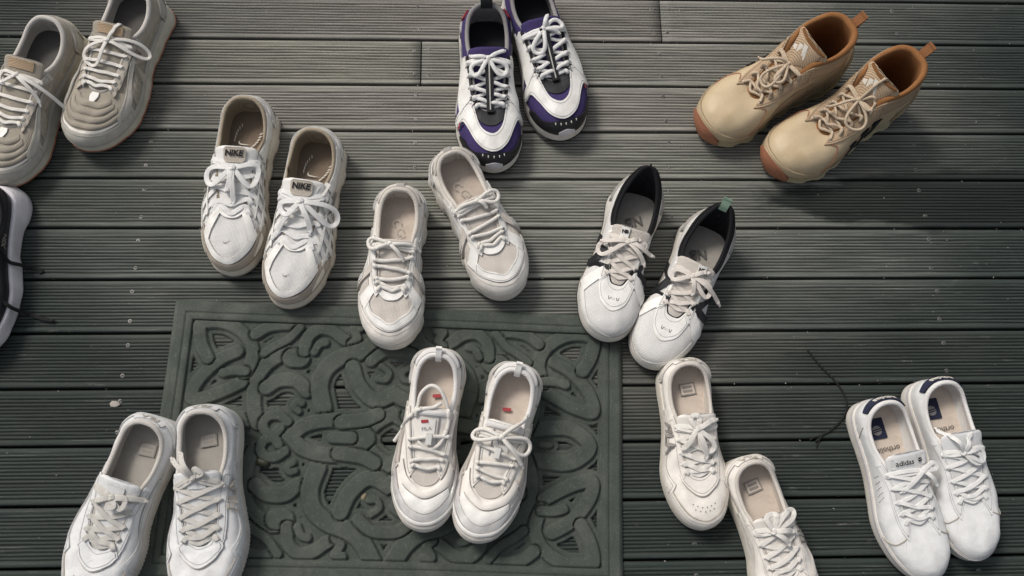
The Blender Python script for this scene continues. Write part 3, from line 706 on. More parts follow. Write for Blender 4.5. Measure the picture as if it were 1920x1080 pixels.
taupe((-.600, .984), -104, 'L', 'whole taupe suede sneaker with a raised N on its flank and a wide cream bow', dict(loops=[(183, .062, .013, .005), (55, .050, .020, .003)], ends=[(240, .036, .004, .008)], dy=.0))

# ------------------------------------------------------------------ 2 purple, black and white runners
def purple(h, ang, foot, label, bow):
    s = Shoe('sneaker', at(h, ang), R(ang), .300, foot, wid=1.0, rim=RIM_LOW, spring=.04, rr=[x*1.3 for x in RRB], rimz=1.05)
    s.upper(M['purple_mesh'], M['grey_lining'], M['black_insole'])
    s.sole(M['white_rubber'], flare=.018, bump=.003, nb=4, out=M['black_synthetic'], outz=.012)
    s.tongue(M['purple_mesh'], th=(.012, .04), path=[(.71, .198), (.60, .236), (.50, .266), (.43, .288), (.37, .31), (.335, .325)])
    s.patch('toe_bumper', M['black_synthetic'], .755, 1.245, -.02, [(.755, .12), (.80, .24), (.86, .22), (1, .36), (1.14, .22), (1.2, .24), (1.245, .12)], off=.0018)
    s.patch('toe_lip', M['lilac_rubber'], .955, 1.045, -.03, [(.955, .08), (1, .15), (1.045, .08)], off=.0032)
    s.patch('toe_band', M['white_leather'], .68, 1.32, [(.68, .10), (.715, .14), (.745, .44), (.84, .52), (1, .38), (1.16, .52), (1.255, .44), (1.285, .14), (1.32, .10)],
            [(.68, .56), (.715, .84), (.76, .88), (.84, .84), (1, .68), (1.16, .84), (1.24, .88), (1.285, .84), (1.32, .56)], off=.0026, nv=9, na=60)
    for k in range(5): s.seam([(.94+.03*k, .25), (.94+.03*k, .30)], M['pale_ink'], .0009, off=.0022, k=3)
    s.patch('toe_strap', M['black_synthetic'], .80, 1.20, [(.8, .84), (1, .80), (1.2, .84)], 1.0, off=.0016)
    s.both('eyestay', M['black_synthetic'], .45, .84, .80, 1.0, off=.0022)
    s.both('lace_guard', M['white_leather'], .44, .70, [(.44, .36), (.5, .36), (.7, .42)], [(.44, .86), (.5, .86), (.7, .86)], off=.0034)
    s.both('side_stripe', M['white_leather'], .40, .64, [(.40, .25), (.5, .08), (.64, -.01)], [(.40, .42), (.5, .24), (.64, .10)], off=.0022)
    s.both('side_vent', M['grey_synthetic'], .33, .50, [(.33, .1), (.5, .0)], [(.33, .42), (.5, .12)], off=.0018)
    s.both('heel_flash', M['red_ink'], .13, .19, .30, .72, off=.0024)
    s.patch('heel_counter', M['white_leather'], -.26, .26, -.02, [(-.26, .4), (0, .42), (.26, .4)], off=.0018)
    for i in range(5): s.both('eyelet_hook', M['silver_trim'], .505+.060*i, .514+.060*i, .80, .92, off=.0044)
    s.patch('lace_keeper', M['black_synthetic'], -.20, .20, .02, .70, F=s.T, off=.0085, bv=False)
    s.patch('keeper_stripe', M['grey_lace'], -.030, .030, .04, .70, F=s.T, off=.0096, bv=False)
    s.decal('logo', M['red_ink'], polyshape([(-.5, -.5), (-.2, -.5), (-.2, .5), (-.5, .5)]), s.S, .745, .32, (-s.g*0-1, .3, 0), .011, off=.0034)
    s.decal('logo', M['navy_ink'], polyshape([(0, -.5), (.3, -.5), (.3, .1), (.7, .1), (.7, .5), (0, .5)]), s.S, .740, .32, (-1, .3, 0), .011, off=.0036)
    s.tab(M['black_synthetic'], z=.30, y=.02, w=.07, h=.07, lean=-.035)
    s.tree()
    s.laces(M['white_lace'], 5, r=(.0038, .0026), style='cross', v=.93, lift=.002, bow=bow)
    name_it(s, label, 'sneaker', 'shoes left out on the deck'); return s
purple((.0214, .9505), -88.3, 'R', 'purple and white sneaker with black toe standing behind the heel of a white chunky sneaker', dict(loops=[(40, .038, .011, .006), (140, .038, .011, .006)], ends=[(205, .034, .004, .004), (-20, .034, .004, .004)], dy=-.002))
purple((.0917, 1.0067), -75.3, 'L', 'purple and white sneaker with black toe, its heel cut by the top of the photo', dict(loops=[(60, .044, .012, .005), (190, .034, .010, .006)], ends=[(150, .030, .004, .004), (235, .026, .004, .010)], dy=-.002))

# ------------------------------------------------------------------ 3 tan ankle boots
BO_LAT = [(x*1.02 if i < 8 else x*1.08, y) for i, (x, y) in enumerate(O_LAT)]; BO_MED = [(x*1.02 if i < 8 else x*1.06, y) for i, (x, y) in enumerate(O_MED)]
def boot(toe, ang, foot, label, bow):
    L = .288; h = (toe[0]-L*math.cos(R(ang)), toe[1]-L*math.sin(R(ang)))
    s = Shoe('ankle_boot', h, R(ang), L, foot, wid=1.0, rim=RIM_BOOT, olat=BO_LAT, omed=BO_MED, spring=.04, rr=[x*2.0 for x in RRB], wob=.0009,
             p1z=[.22, .22, .20, .18, .18, .18, .15, .12, .115, .125, .135, .14], p2z=[-.14, -.14, -.14, -.13, -.12, -.09, -.06, -.03, -.012, -.002, .002, .004],
             p1o=[.03, .03, .015, .005, .0, .0, .008, .012, .012, .012, .01, .004], p2o=[.01, .01, .012, .015, .02, .03, .045, .06, .075, .10, .14, .16])
    s.upper(M['boot_leather'], M['orange_lining'], M['dark_insole'])
    s.sole(M['khaki_rubber'], flare=.004, bump=.006, nb=7, out=M['khaki_rubber'], outz=.028)
    s.patch('toe_bumper', M['gum_rubber'], .88, 1.12, -.22, [(.88, -.02), (.94, .10), (1, .13), (1.06, .10), (1.12, -.02)], off=.0065)
    s.patch('toe_rand', M['boot_leather'], .70, 1.30, -.04, [(.7, .06), (.88, .16), (1, .21), (1.12, .16), (1.3, .06)], off=.0022)
    s.tongue(M['boot_fabric'], path=[(.70, .228), (.61, .262), (.53, .312), (.465, .375), (.405, .45), (.360, .525), (.340, .575)], hw=(.080, .132), th=(.012, .032), crown=.036)
    s.both('eyestay', M['boot_fabric'], .44, .84, [(.44, .55), (.52, .60), (.62, .66), (.84, .78)], 1.0, off=.0022)
    s.seam([(.74, .0), (.70, .30), (.72, .60), (.80, .76)], M['gum_rubber'], .0007); s.seam([(1.26, .0), (1.30, .30), (1.28, .60), (1.20, .76)], M['gum_rubber'], .0007)
    s.both('side_panel', M['boot_fabric'], .40, .66, [(.40, .06), (.66, .03)], [(.40, .40), (.52, .36), (.66, .16)], off=.0016)
    s.both('collar', M['boot_fabric'], .22, .46, [(.22, .58), (.46, .62)], .985, off=.0014)
    s.patch('heel_counter', M['boot_leather'], -.28, .28, -.02, [(-.28, .25), (-.1, .55), (.1, .55), (.28, .25)], off=.0028)
    for k in range(3): s.patch('side_stripe', M['black_synthetic'], .43+.055*k, .462+.055*k, [(.43, .10), (.6, .06)], [(.43, .52-.07*k), (.6, .46-.07*k)], off=.0030)
    for k, q in enumerate((.14, .24, .34)): s.patch('tongue_rib', M['boot_fabric'], -.6, .6, q, q+.07, F=s.T, off=.0006, pad=.0015)
    s.patch('tongue_pad', M['boot_fabric'], -.72, .72, [(-.72, .68), (-.3, .62), (0, .56), (.3, .62), (.72, .68)], .93, F=s.T, off=.0008, pad=.003)
    tri = polyshape([(-.62, -.38), (-.36, -.38), (-.46, -.10), (-.70, -.22)], [(-.26, -.38), (.02, -.38), (-.20, .20), (-.46, .06)], [(.12, -.38), (.42, -.38), (.06, .52), (-.22, .36)])
    s.decal('logo', M['pale_ink'], tri, s.T, 0, .79, (-1, 0, 0), .030, off=.0040)
    s.patch('tongue_trim', M['orange_lining'], -.80, .80, .935, .975, F=s.T, off=.0016)
    s.tab(M['brown_webbing'], z=.50, y=.03, w=.055, h=.085, lean=-.055)
    s.tree()
    s.laces(M['sand_lace'], 5, r=(.0026, .0026), a0=.525, a1=.82, v=.86, style='cross', lift=.004, bow=bow, eyelet=M['gum_rubber'])
    name_it(s, label, 'ankle boot', 'shoes left out on the deck'); return s
boot((.404, .7415), -151.5, 'R', 'tan ankle boot with orange lining, the one nearer the purple sneakers', dict(loops=[(95, .050, .013, .002), (120, .036, .009, .004)], ends=[(30, .050, .012, .010), (100, .034, .006, .004)], dy=.006))
boot((.5234, .6654), -147.5, 'L', 'tan ankle boot with orange lining and a round lace loop, nearer the damp stain', dict(loops=[(140, .046, .020, .002), (200, .026, .010, .008)], ends=[(255, .032, .006, .012), (60, .05, .006, .003)], dy=.006))

# ------------------------------------------------------------------ 4 white runners with caged sides and taupe mudguards
def swoosh():
    t = np.linspace(0, 1, 14); a = np.stack([t*2-1, .62*t**1.25-.30+.0*t], 1)
    up = [(-.92, .06), (-.98, -.12), (-.86, -.30), (-.62, -.36), (-.3, -.26), (.1, -.10), (.55, .08), (1.0, .28)]
    lo = [(.5, .02), (.05, -.24), (-.35, -.46), (-.62, -.56), (-.86, -.54), (-1.02, -.40), (-1.06, -.18)]
    return polyshape(up+lo)
def caged(h, ang, foot, label, bow, hang_tag):
    s = Shoe('sneaker', at(h, ang), R(ang), .302, foot, wid=.90, rim=RIM_LOW, spring=.04, rr=[x*1.1 for x in RRB], wob=.0018)
    s.upper(M['white_mesh'], M['tan_lining'], M['brown_insole'])
    s.sole(M['taupe_light'] if False else M['cream_rubber'], flare=.018, bump=.004, nb=6, out=M['tan_suede'], outz=.02)
    s.tongue(M['white_leather'], th=(.012, .04), hw=(.088, .118), path=[(.71, .198), (.60, .236), (.50, .266), (.43, .286), (.38, .302), (.345, .315)])
    s.patch('mudguard', M['tan_suede'], .68, 1.32, -.02, [(.68, .10), (.76, .40), (.82, .30), (.9, .24), (1, .20), (1.1, .24), (1.18, .30), (1.24, .40), (1.32, .10)], off=.0022)
    s.both('mudguard_window', M['cream_rubber'], .755, .85, [(.755, .13), (.85, .08)], [(.755, .26), (.8, .24), (.85, .14)], off=.0034)
    s.patch('toe_frame', M['white_leather'], .79, 1.21, [(.79, .36), (.88, .31), (1, .21), (1.12, .31), (1.21, .36)], [(.79, .50), (.88, .46), (1, .33), (1.12, .46), (1.21, .50)], off=.0026)
    s.both('toe_frame_arm', M['white_leather'], .80, .865, .44, .97, off=.0026)
    s.patch('throat_bar', M['white_leather'], .80, 1.20, .93, 1.0, off=.0028)
    for k in range(5): s.both('cage_rib', M['white_leather'], .455+.062*k, .488+.062*k, .05, .99, off=.0022, nv=10)
    for v0 in (.30, .58): s.both('cage_band', M['white_leather'], .44, .76, v0, v0+.06, off=.0032)
    s.both('foxing', M['tan_suede'], .40, .70, -.02, .08, off=.0018)
    s.both('collar_panel', M['white_leather'], .20, .44, [(.2, .35), (.44, .3)], [(.2, .97), (.44, .98)], off=.0016)
    s.patch('heel_counter', M['white_leather'], -.24, .24, -.02, [(-.24, .62), (0, .8), (.24, .62)], off=.0026)
    s.patch('heel_clip', M['taupe_light'], -.17, .17, -.02, [(-.17, .2), (0, .36), (.17, .2)], off=.0044)
    sw = swoosh(); s.decal('logo', M['grey_ink'], (sw[0]*np.array([-1, 1]), sw[1]), s.S, .53, .62, exo(s), .024, off=.0066, xs=1.25)
    s.decal('logo', M['grey_ink'], (sw[0], sw[1]), s.S, 1.0, .62, (-1, -.15, 0), .008, off=.0014)
    s.decal('tongue_label', M['taupe_light'], rectshape(.036, .026, .006), s.T, 0, .78, (-1, 0, 0), 1.0, off=.0030)
    s.decal('lettering', M['ink'], text2d('NIKE', .045), s.T, 0, .80, (-1, 0, 0), .0145, off=.0040, xs=.92, shear=.12)
    s.decal('insole_logo', M['pale_ink'], (sw[0], sw[1]), s.inner, .1, .235, (-1, .5, 0), .012, off=.001)
    for sd in (-1, 1):
        lf = [[(sd*(.014+.004*math.sin(k*.5))+x*.005*sd, -.016+.006*k+y*.006) for x, y in ((0, 0), (.6, .4), (1, 1.2), (.3, .8))] for k in range(6)]
        s.decal('insole_logo', M['pale_ink'], polyshape(*lf), s.inner, .1, .20, (-1, .4, 0), 1.0, off=.001)
    s.tree()
    s.laces(M['white_lace'], 5, r=(.0043, .0009), style='zig', v=.78, lift=.003, bow=bow)
    if hang_tag:
        s.decal('hang_tag', M['stone_tag'], rectshape(.010, .024, .002), lambda u, v: s.fin(np.stack([np.asarray(u)*1.0, np.asarray(v)*1.0, 0*np.asarray(u)+.275], -1)), .118, .375, (-1, .35, 0), 1.0, off=.0012)
        mb = MB(); tube(mb, smoothline(s.fin(np.array([(.075, .42, .285), (.09, .385, .300), (.108, .36, .290), (.116, .362, .279)])), 6), .0007); mb.build('tag_string', M['white_lace'], s.root)
    else:
        pass
    name_it(s, label, 'sneaker', 'shoes left out on the deck'); return s
caged((-.3898, .7638), -94, 'R', 'white mesh sneaker with tan collar lining and taupe toe guard, without a hang tag', dict(loops=[(20, .046, .016, .003), (165, .042, .020, .004)], ends=[(92, .060, .004, .003), (70, .040, .01, .003)], dy=.012), False)
caged((-.2693, .7041), -97.8, 'L', 'white mesh sneaker with tan collar lining and a small tag hanging beside its tongue', dict(loops=[(165, .062, .015, .004), (30, .034, .013, .004)], ends=[(60, .075, -.006, .003), (110, .055, .010, .004)], dy=.012), True)

# ------------------------------------------------------------------ 5 chunky off-white sneakers with mesh toes
def chunky(h, ang, foot, label, bow):
    s = Shoe('sneaker', at(h, ang), R(ang), .264, foot, wid=1.04, rim=RIM_LOW, spring=.05, rr=[x*1.45 for x in RRB], rimz=1.02, wob=.0022,
             z0=[.155, .155, .15, .145, .138, .13, .122, .116, .112, .11, .11, .11], rimx=1.02)
    s.Rm[:, 2] += .03
    s.upper(M['cream_leather'], M['pale_lining'], M['pale_insole'])
    s.sole(M['white_rubber'], flare=.016, bump=.007, nb=5, lip=.006)
    s.tongue(M['greige_mesh'], path=[(.71, .232), (.60, .268), (.50, .296), (.43, .312), (.395, .322), (.375, .326)], th=(.012, .03), hw=(.085, .116))
    s.patch('toe_mesh', M['greige_mesh'], .80, 1.20, [(.8, .58), (.9, .56), (1, .50), (1.1, .56), (1.2, .58)], .93, off=.0008, nv=9)
    s.patch('mudguard', M['cream_leather'], .66, 1.34, -.02, [(.66, .22), (.8, .36), (.9, .40), (1, .37), (1.1, .40), (1.2, .36), (1.34, .22)], off=.0022)
    s.patch('toe_cap', M['white_leather'], .78, 1.22, [(.78, .38), (.9, .42), (1, .39), (1.1, .42), (1.22, .38)], [(.78, .60), (.86, .58), (.93, .60), (1, .53), (1.07, .60), (1.14, .58), (1.22, .60)], off=.0034)
    s.both('toe_arm', M['white_leather'], .705, .80, [(.705, .30), (.80, .42)], [(.705, .95), (.80, .95)], off=.0028)
    s.patch('throat_bar', M['white_leather'], .83, 1.17, .885, 1.0, off=.0040)
    s.both('eyestay', M['white_leather'], .43, .84, [(.43, .66), (.6, .72), (.84, .80)], 1.0, off=.0034)
    s.both('side_strap', M['greige_mesh'], .585, .64, .06, .80, off=.0042)
    for k in range(3): s.both('strap_stripe', M['white_leather'], .592+.014*k, .600+.014*k, .16, .46, off=.0054)
    s.both('side_panel', M['white_leather'], .36, .58, [(.36, .10), (.58, .05)], [(.36, .50), (.58, .66)], off=.0022)
    s.both('side_mesh', M['greige_mesh'], .655, .70, .10, .62, off=.0008)
    s.patch('heel_counter', M['white_leather'], -.26, .26, -.02, [(-.26, .32), (0, .58), (.26, .32)], off=.0030)
    s.patch('heel_band', M['cream_leather'], -.2, .2, [(-.2, .52), (0, .66), (.2, .52)], [(-.2, .66), (0, .80), (.2, .66)], off=.0022)
    s.patch('collar_pad', M['pale_lining'], -.22, .22, .80, 1.03, off=.001, pad=.004)
    s.patch('heel_loop', M['cream_leather'], -.035, .035, .55, 1.02, off=.0062)
    s.decal('insole_logo', M['faint_ink'], text2d('CGU', -.005), s.inner, .0, .25, (-.4, 1, 0), .020, off=.001)
    s.tree()
    s.laces(M['cream_lace'], 6, r=(.0032, .0028), a1=.82, v=.88, style='zig', lift=.005, bow=bow)
    name_it(s, label, 'sneaker', 'shoes left out on the deck'); return s
lift(chunky((-.1238, .5938), -94, 'R', 'chunky off-white sneaker with its toe on the doormat edge', dict(loops=[(0, .036, .011, .006)], ends=[(130, .036, .004, .004), (170, .05, .012, .004)], dx=.006, dy=-.002)), 0, 1.6)
chunky((-.0437, .6617), -65.1, 'L', 'chunky off-white sneaker set at a slant, its heel by the purple toe', dict(loops=[(175, .036, .012, .006)], ends=[(10, .046, -.012, .004), (110, .020, .004, .004)], dx=.006, dy=-.002))

# ------------------------------------------------------------------ 6 white knit runners with black collars
def knit(h, ang, foot, label, bow):
    s = Shoe('sneaker', at(h, ang, .004), R(ang), .274, foot, wid=1.03, rim=RIM_HIGHBACK, spring=.05, rr=[x*1.2 for x in RRB], wob=.0012, toez=.95)
    s.upper(M['white_mesh'], M['black_lining'], M['grey_insole'])
    s.sole(M['white_rubber'], flare=.020, bump=.002, nb=3, out=M['black_synthetic'], outz=.010, hf=.016)
    s.tongue(M['greige_mesh'], th=(.010, .024), path=[(.71, .198), (.60, .234), (.50, .264), (.43, .286), (.38, .305), (.35, .320)])
    s.patch('toe_film', M['white_leather'], .70, 1.05, -.02, [(.70, .25), (.78, .30), (.9, .20), (1.05, .03)], off=.0009)
    s.patch('vamp_panel', M['white_leather'], .76, 1.24, [(.76, .72), (.85, .70), (.93, .66), (1, .62), (1.07, .66), (1.15, .70), (1.24, .72)], 1.0, off=.0012)
    s.both('eyestay', M['white_leather'], .455, .76, [(.455, .76), (.55, .80), (.76, .70)], .995, off=.0022)
    s.both('eyestay_foot', M['white_leather'], .665, .745, [(.665, .10), (.745, .30)], .80, off=.0018)
    nl = text2d('N', .05)
    s.decal('logo', M['ink'], nl, s.S, .575, .55, exo(s), .050, off=.0052, xs=1.35, shear=.2)
    s.decal('logo', M['ink'], nl, s.S, 1.425, .55, (0, -s.g, 0), .050, off=.0052, xs=1.35, shear=.2)
    s.patch('collar', M['black_lining'], -.42, .42, [(-.42, .86), (-.2, .80), (0, .70), (.2, .80), (.42, .86)], 1.01, off=.0012)
    s.patch('heel_clip', M['white_rubber'], -.24, .24, -.02, [(-.24, .15), (-.1, .48), (0, .54), (.1, .48), (.24, .15)], off=.004)
    zz = [(.965+.0117*k, .80 if k % 2 else .845) for k in range(7)]
    s.decal('stitching', M['ink'], polyshape(*[[(x0, y0), (x0+.14, y0), (x1+.14, y1), (x1, y1)] for x0, y0, x1, y1 in [(-1.1, .3, -.9, -.4), (-.75, -.4, -.55, .3), (.55, .3, .75, -.4), (.9, -.4, 1.1, .3)]]), s.S, 1.0, .80, (-1, 0, 0), .0085, off=.0018)
    s.decal('stitching', M['seam_thread'], polyshape(*[[(x0, .25), (x0+.08, .25), (x0+.16, -.3), (x0+.08, -.3)] for x0 in (-.4, -.2, 0, .2)]), s.S, 1.0, .80, (-1, 0, 0), .0085, off=.0018)
    s.patch('tongue_label', M['white_leather'], .10, .52, .48, .97, F=s.T, off=.0024)
    s.decal('lettering', M['ink'], text2d('NB', .06), s.T, .31, .82, (-1, -.15, 0), .0085, off=.0040, xs=.9)
    s.decal('insole_logo', M['dark_insole'], text2d('NB', .03), s.inner, -.1, .22, (1, .5, 0), .022, off=.001)
    if foot == 'L': s.tab(M['green_webbing'], z=.405, y=-.024, w=.05, h=.035, lean=-.028, x=-.008)
    s.tree()
    s.laces(M['pink_lace'], 4, r=(.0036, .0009), a1=.735, v=.84, style='cross', lift=.002, bow=bow)
    name_it(s, label, 'sneaker', 'shoes left out on the deck'); return s
lift(knit((.2871, .612), -107.1, 'R', 'white sneaker with black collar and N on its side, its toe over the doormat corner', dict(loops=[(25, .050, .012, .004)], ends=[(175, .050, -.006, .006), (140, .048, .006, .004), (5, .045, .004, .004), (200, .022, .004, .006)], dy=.004)), 0, 1.3)
knit((.4082, .5481), -117.2, 'L', 'white sneaker with black collar and a green heel tab', dict(loops=[(20, .034, .010, .006), (160, .040, .010, .006)], ends=[(165, .066, .004, .006), (110, .032, .005, .004), (215, .030, .004, .008)], dy=.004))

# ------------------------------------------------------------------ 7 pale sneakers with silver bands, on the doormat
def wavy(h, ang, foot, label, bow, untied):
    s = Shoe('sneaker', at(h, ang, .008), R(ang), .272, foot, wid=.95, rim=RIM_LOW, spring=.045, rr=[x*1.45 for x in RRB], wob=.0014,
             z0=[.135, .135, .132, .126, .12, .114, .108, .104, .1, .1, .1, .1])
    lift(s, .0092)
    s.Rm[:, 2] += .012
    s.upper(M['cream_leather'], M['white_lining'], M['pale_insole'])
    s.sole(M['white_rubber'], flare=.022, bump=.003, nb=3, lip=.006)
    s.tongue(M['cream_leather'], path=[(.72, .206), (.62, .238), (.52, .272), (.45, .294), (.39, .312), (.345, .326)], th=(.010, .038), hw=(.088, .118))
    s.patch('tongue_pad', M['white_lining'], -.85, .85, .80, .95, F=s.T, off=.001, pad=.003)
    s.patch('toe_cap', M['cream_leather'], .72, 1.28, -.02, [(.72, .10), (.9, .19), (1, .20), (1.1, .19), (1.28, .10)], off=.0042)
    s.patch('toe_ridge', M['white_leather'], .70, 1.30, [(.70, .12), (.9, .20), (1, .215), (1.1, .20), (1.30, .12)], [(.70, .20), (.9, .29), (1, .30), (1.1, .29), (1.30, .20)], off=.0034, pad=.001)
    s.patch('silver_band', M['iridescent'], .60, 1.40, [(.60, .20), (.75, .25), (.9, .30), (1, .31), (1.1, .30), (1.25, .25), (1.40, .20)], [(.60, .30), (.75, .40), (.9, .46), (1, .44), (1.1, .46), (1.25, .40), (1.40, .30)], off=.0020)
    s.patch('toe_window', M['white_leather'], .80, 1.20, [(.8, .44), (.9, .47), (1, .45), (1.1, .47), (1.2, .44)], [(.8, .56), (.9, .66), (1, .66), (1.1, .66), (1.2, .56)], off=.0024, pad=.0015)
    s.patch('toe_arch', M['cream_leather'], .68, 1.32, [(.68, .50), (.8, .58), (.9, .68), (1, .68), (1.1, .68), (1.2, .58), (1.32, .50)], [(.68, .66), (.8, .74), (.9, .80), (1, .78), (1.1, .80), (1.2, .74), (1.32, .66)], off=.0030, pad=.0012)
    s.patch('throat_rim', M['greige_mesh'], .76, 1.24, .84, .99, off=.0016)
    s.both('side_wave', M['cream_leather'], .38, .70, [(.38, .08), (.7, .05)], [(.38, .22), (.55, .30), (.7, .20)], off=.0030)
    s.both('side_wave', M['greige_mesh'], .40, .68, [(.40, .34), (.68, .36)], [(.40, .52), (.68, .50)], off=.0018)
    s.both('eyestay', M['cream_leather'], .42, .84, [(.42, .60), (.6, .72), (.84, .80)], 1.0, off=.0030)
    s.patch('heel_counter', M['white_leather'], -.30, .30, -.02, [(-.30, .45), (0, .62), (.30, .45)], off=.0030)
    s.patch('heel_rib', M['white_rubber'], -.22, .22, .20, .38, off=.0046, pad=.001)
    s.both('heel_trim', M['silver_trim'], .10, .19, .60, .74, off=.0026)
    s.patch('collar_pad', M['white_lining'], -.20, .20, .78, 1.03, off=.001, pad=.006)
    s.tab(M['white_leather'], z=.285, y=.03, w=.034, h=.05, lean=-.035)
    s.decal('insole_logo', M['red_ink'], rectshape(.0135, .0055, .001), s.inner, -.1, .245, (-1, -.15, 0), 1.0, off=.001)
    s.decal('lettering', M['red_ink'], rectshape(.011, .005, .001), s.T, .28, .70, (-1, -.2, 0), 1.0, off=.0030)
    s.patch('tongue_label', M['white_leather'], -.25, .5, .40, .74, F=s.T, off=.0014)
    s.decal('lettering', M['grey_ink'], text2d('FILA', .0), s.T, .16, .58, (-1, -.2, 0), .008, off=.0030)
    s.patch('tongue_seam', M['silver_trim'], -.44, -.38, .36, .80, F=s.T, off=.0012)
    s.patch('lace_keeper', M['white_leather'], -.14, .14, .36, .50, F=s.T, off=.0075, bv=False)
    s.tree()
    ex = None
    if untied:
        ex = [[(.086, .40, .275), (.082, .33, .30), (.070, .27, .325), (.02, .225, .345), (-.04, .25, .345), (-.085, .33, .31), (-.10, .40, .285), (-.095, .46, .272)],
              [(-.05, .315, .335), (-.01, .345, .34), (.05, .36, .325), (.09, .375, .31), (.115, .40, .27)], [(.112, .39, .275), (.15, .43, .16), (.185, .475, .09), (.215, .52, .058)],
              [(-.095, .46, .272), (-.06, .54, .265), (0, .57, .265), (.06, .535, .268)]]
    s.laces(M['cream_lace'], 5, r=(.0031, .0029), a1=.80, v=.93, style='zig', lift=.005, bow=bow, extra=ex, skip=1 if untied else 0, top=not untied)
    name_it(s, label, 'sneaker', 'shoes left out on the deck'); return s
def iridescent():
    m = mat('iridescent', (.72, .68, .66), .25, 'plain', .15, None, .2, .1, 1, .35); b = m.node_tree.nodes['Principled BSDF']
    b.inputs['Thin Film Thickness'].default_value = 420; b.inputs['Thin Film IOR'].default_value = 1.6; return m
M['iridescent'] = iridescent()
wavy((-.057, .3144), -96, 'R', 'pale sneaker with silver bands standing on the doormat, its laces untied in a big loop', None, True)
wavy((.0673, .2894), -104.7, 'L', 'pale sneaker with silver bands standing on the doormat, its laces tied in a bow', dict(loops=[(5, .044, .011, .005), (172, .046, .014, .005)], ends=[(140, .056, .004, .004), (240, .055, -.01, .012)], dy=.004), False)

# ------------------------------------------------------------------ 8 white court shoes
def court(h, ang, foot, label, bow, L, leather, lining, insole, lace, style, wid=1.0, sole='white_rubber', side_text=None, ribbed=True, **kw):
    s = Shoe('sneaker', at(h, ang, .008), R(ang), L, foot, wid=wid, rim=RIM_COURT, spring=.03, rr=[x*1.3 for x in RRB], wob=.0016, crease=kw.get('crease', .0020), toez=.9,
             z0=[.115, .115, .113, .11, .107, .104, .1, .098, .096, .096, .096, .096])
    s.upper(leather, lining, insole)
    s.sole(M[sole], flare=.010, lip=.008, ridges=.0022 if ribbed else 0, na=240 if ribbed else 176)
    s.tongue(leather, th=(.012, .034), hw=(.084, .116), path=[(.72, .188), (.61, .220), (.52, .246), (.45, .266), (.39, .288), (.35, .308)], crown=.018)
    s.patch('toe_cap', leather, .70, 1.30, -.02, [(.70, .22), (.8, .33), (.9, .32), (1, .29), (1.1, .32), (1.2, .33), (1.30, .22)], off=.0016)
    s.both('quarter', leather, .38, .76, [(.38, .04), (.6, .04), (.76, .06)], [(.38, .32), (.5, .40), (.62, .26), (.76, .50)], off=.0018)
    s.both('eyestay', leather, .42, .86, [(.42, .58), (.55, .66), (.7, .68), (.86, .76)], 1.0, off=.0020)
    s.patch('vamp_strap', leather, .78, 1.22, [(.78, .70), (.9, .76), (1, .74), (1.1, .76), (1.22, .70)], .99, off=.0030)
    s.seam([(.82, .72), (.9, .755), (1, .735), (1.1, .755), (1.18, .72)], M['seam_thread'], .0007, off=.0022)
    s.seam([(.74, .30), (.84, .36), (.92, .34), (1, .31), (1.08, .34), (1.16, .36), (1.26, .30)], M['seam_thread'], .0007, off=.0010)
    s.patch('heel_counter', leather, -.24, .24, -.02, [(-.24, .35), (-.1, .66), (.1, .66), (.24, .35)], off=.0020)
    s.patch('heel_tab', kw.get('tab_mat', leather), -.10, .10, [(-.1, .60), (0, .56), (.1, .60)], .93, off=.0016)
    s.dots('perforation', M['dark_hole'], [(1+x, .50+dv) for dv in (0, .07) for x in ((-.075, -.045, -.015, .015, .045, .075) if dv else (-.06, -.03, 0, .03, .06))], .0009, off=.0010)
    if side_text:
        s.decal('lettering', M[side_text], text2d('FILA', .03), s.S, .515, .50, exo(s), .022, off=.0048, xs=1.15)
    if kw.get('heel_text'): s.decal('lettering', M['seam_thread'], text2d(kw['heel_text'], .02), s.S, .0, .80, (1, 0, 0), .014, off=.0032)
    s.decal('insole_logo', M['grey_ink'], polyshape([(-.6, -.45), (.6, -.45), (.6, .45), (-.6, .45)]), s.inner, -.1*s.g, .17, (-1, -.1, 0), .022, off=.0008)
    s.decal('insole_logo', insole, polyshape([(-.5, -.36), (.5, -.36), (.5, .36), (-.5, .36)]), s.inner, -.1*s.g, .17, (-1, -.1, 0), .022, off=.0011)
    s.decal('insole_logo', M['grey_ink'], polyshape([(-.35, .05), (.35, .05), (.35, .25), (-.35, .25)], [(-.35, -.25), (.35, -.25), (.35, -.05), (-.35, -.05)]), s.inner, -.1*s.g, .17, (-1, -.1, 0), .022, off=.0014)
    s.patch('tongue_label', leather, -.4, .4, .66, .84, F=s.T, off=.0014)
    s.tree()
    s.laces(lace, 5, r=style, a0=.49, a1=.80, v=.86, style='cross', lift=.003, bow=bow, eyelet=M['dark_hole'], extra=kw.get('extra'), top=kw.get('top', True))
    name_it(s, label, 'sneaker', 'shoes left out on the deck'); return s
lift(court((-.497, .2165), -108.5, 'R', 'white leather court shoe beside the doormat with a tight knot on its tongue', dict(loops=[(110, .016, .007, .004), (170, .022, .009, .005)], ends=[(20, .030, .004, .004), (190, .05, .004, .004)], dy=.006), .289, M['cool_leather'], M['ash_lining'], M['grey_insole'], M['grey_lace'], (.0039, .0010), heel_text='FILA'), .0092, -1.8)
lift(court((-.4202, .2308), -86.6, 'L', 'white leather court shoe on the doormat corner, lace tips pointing up out of it', dict(loops=[(225, .014, .006, .006)], ends=[(318, .052, .002, .012), (303, .050, -.002, .016)], dy=-.012, dx=-.004), .293, M['cool_leather'], M['ash_lining'], M['grey_insole'], M['grey_lace'], (.0039, .0010), side_text='faint_ink', heel_text='FILA'), .0092, 0)

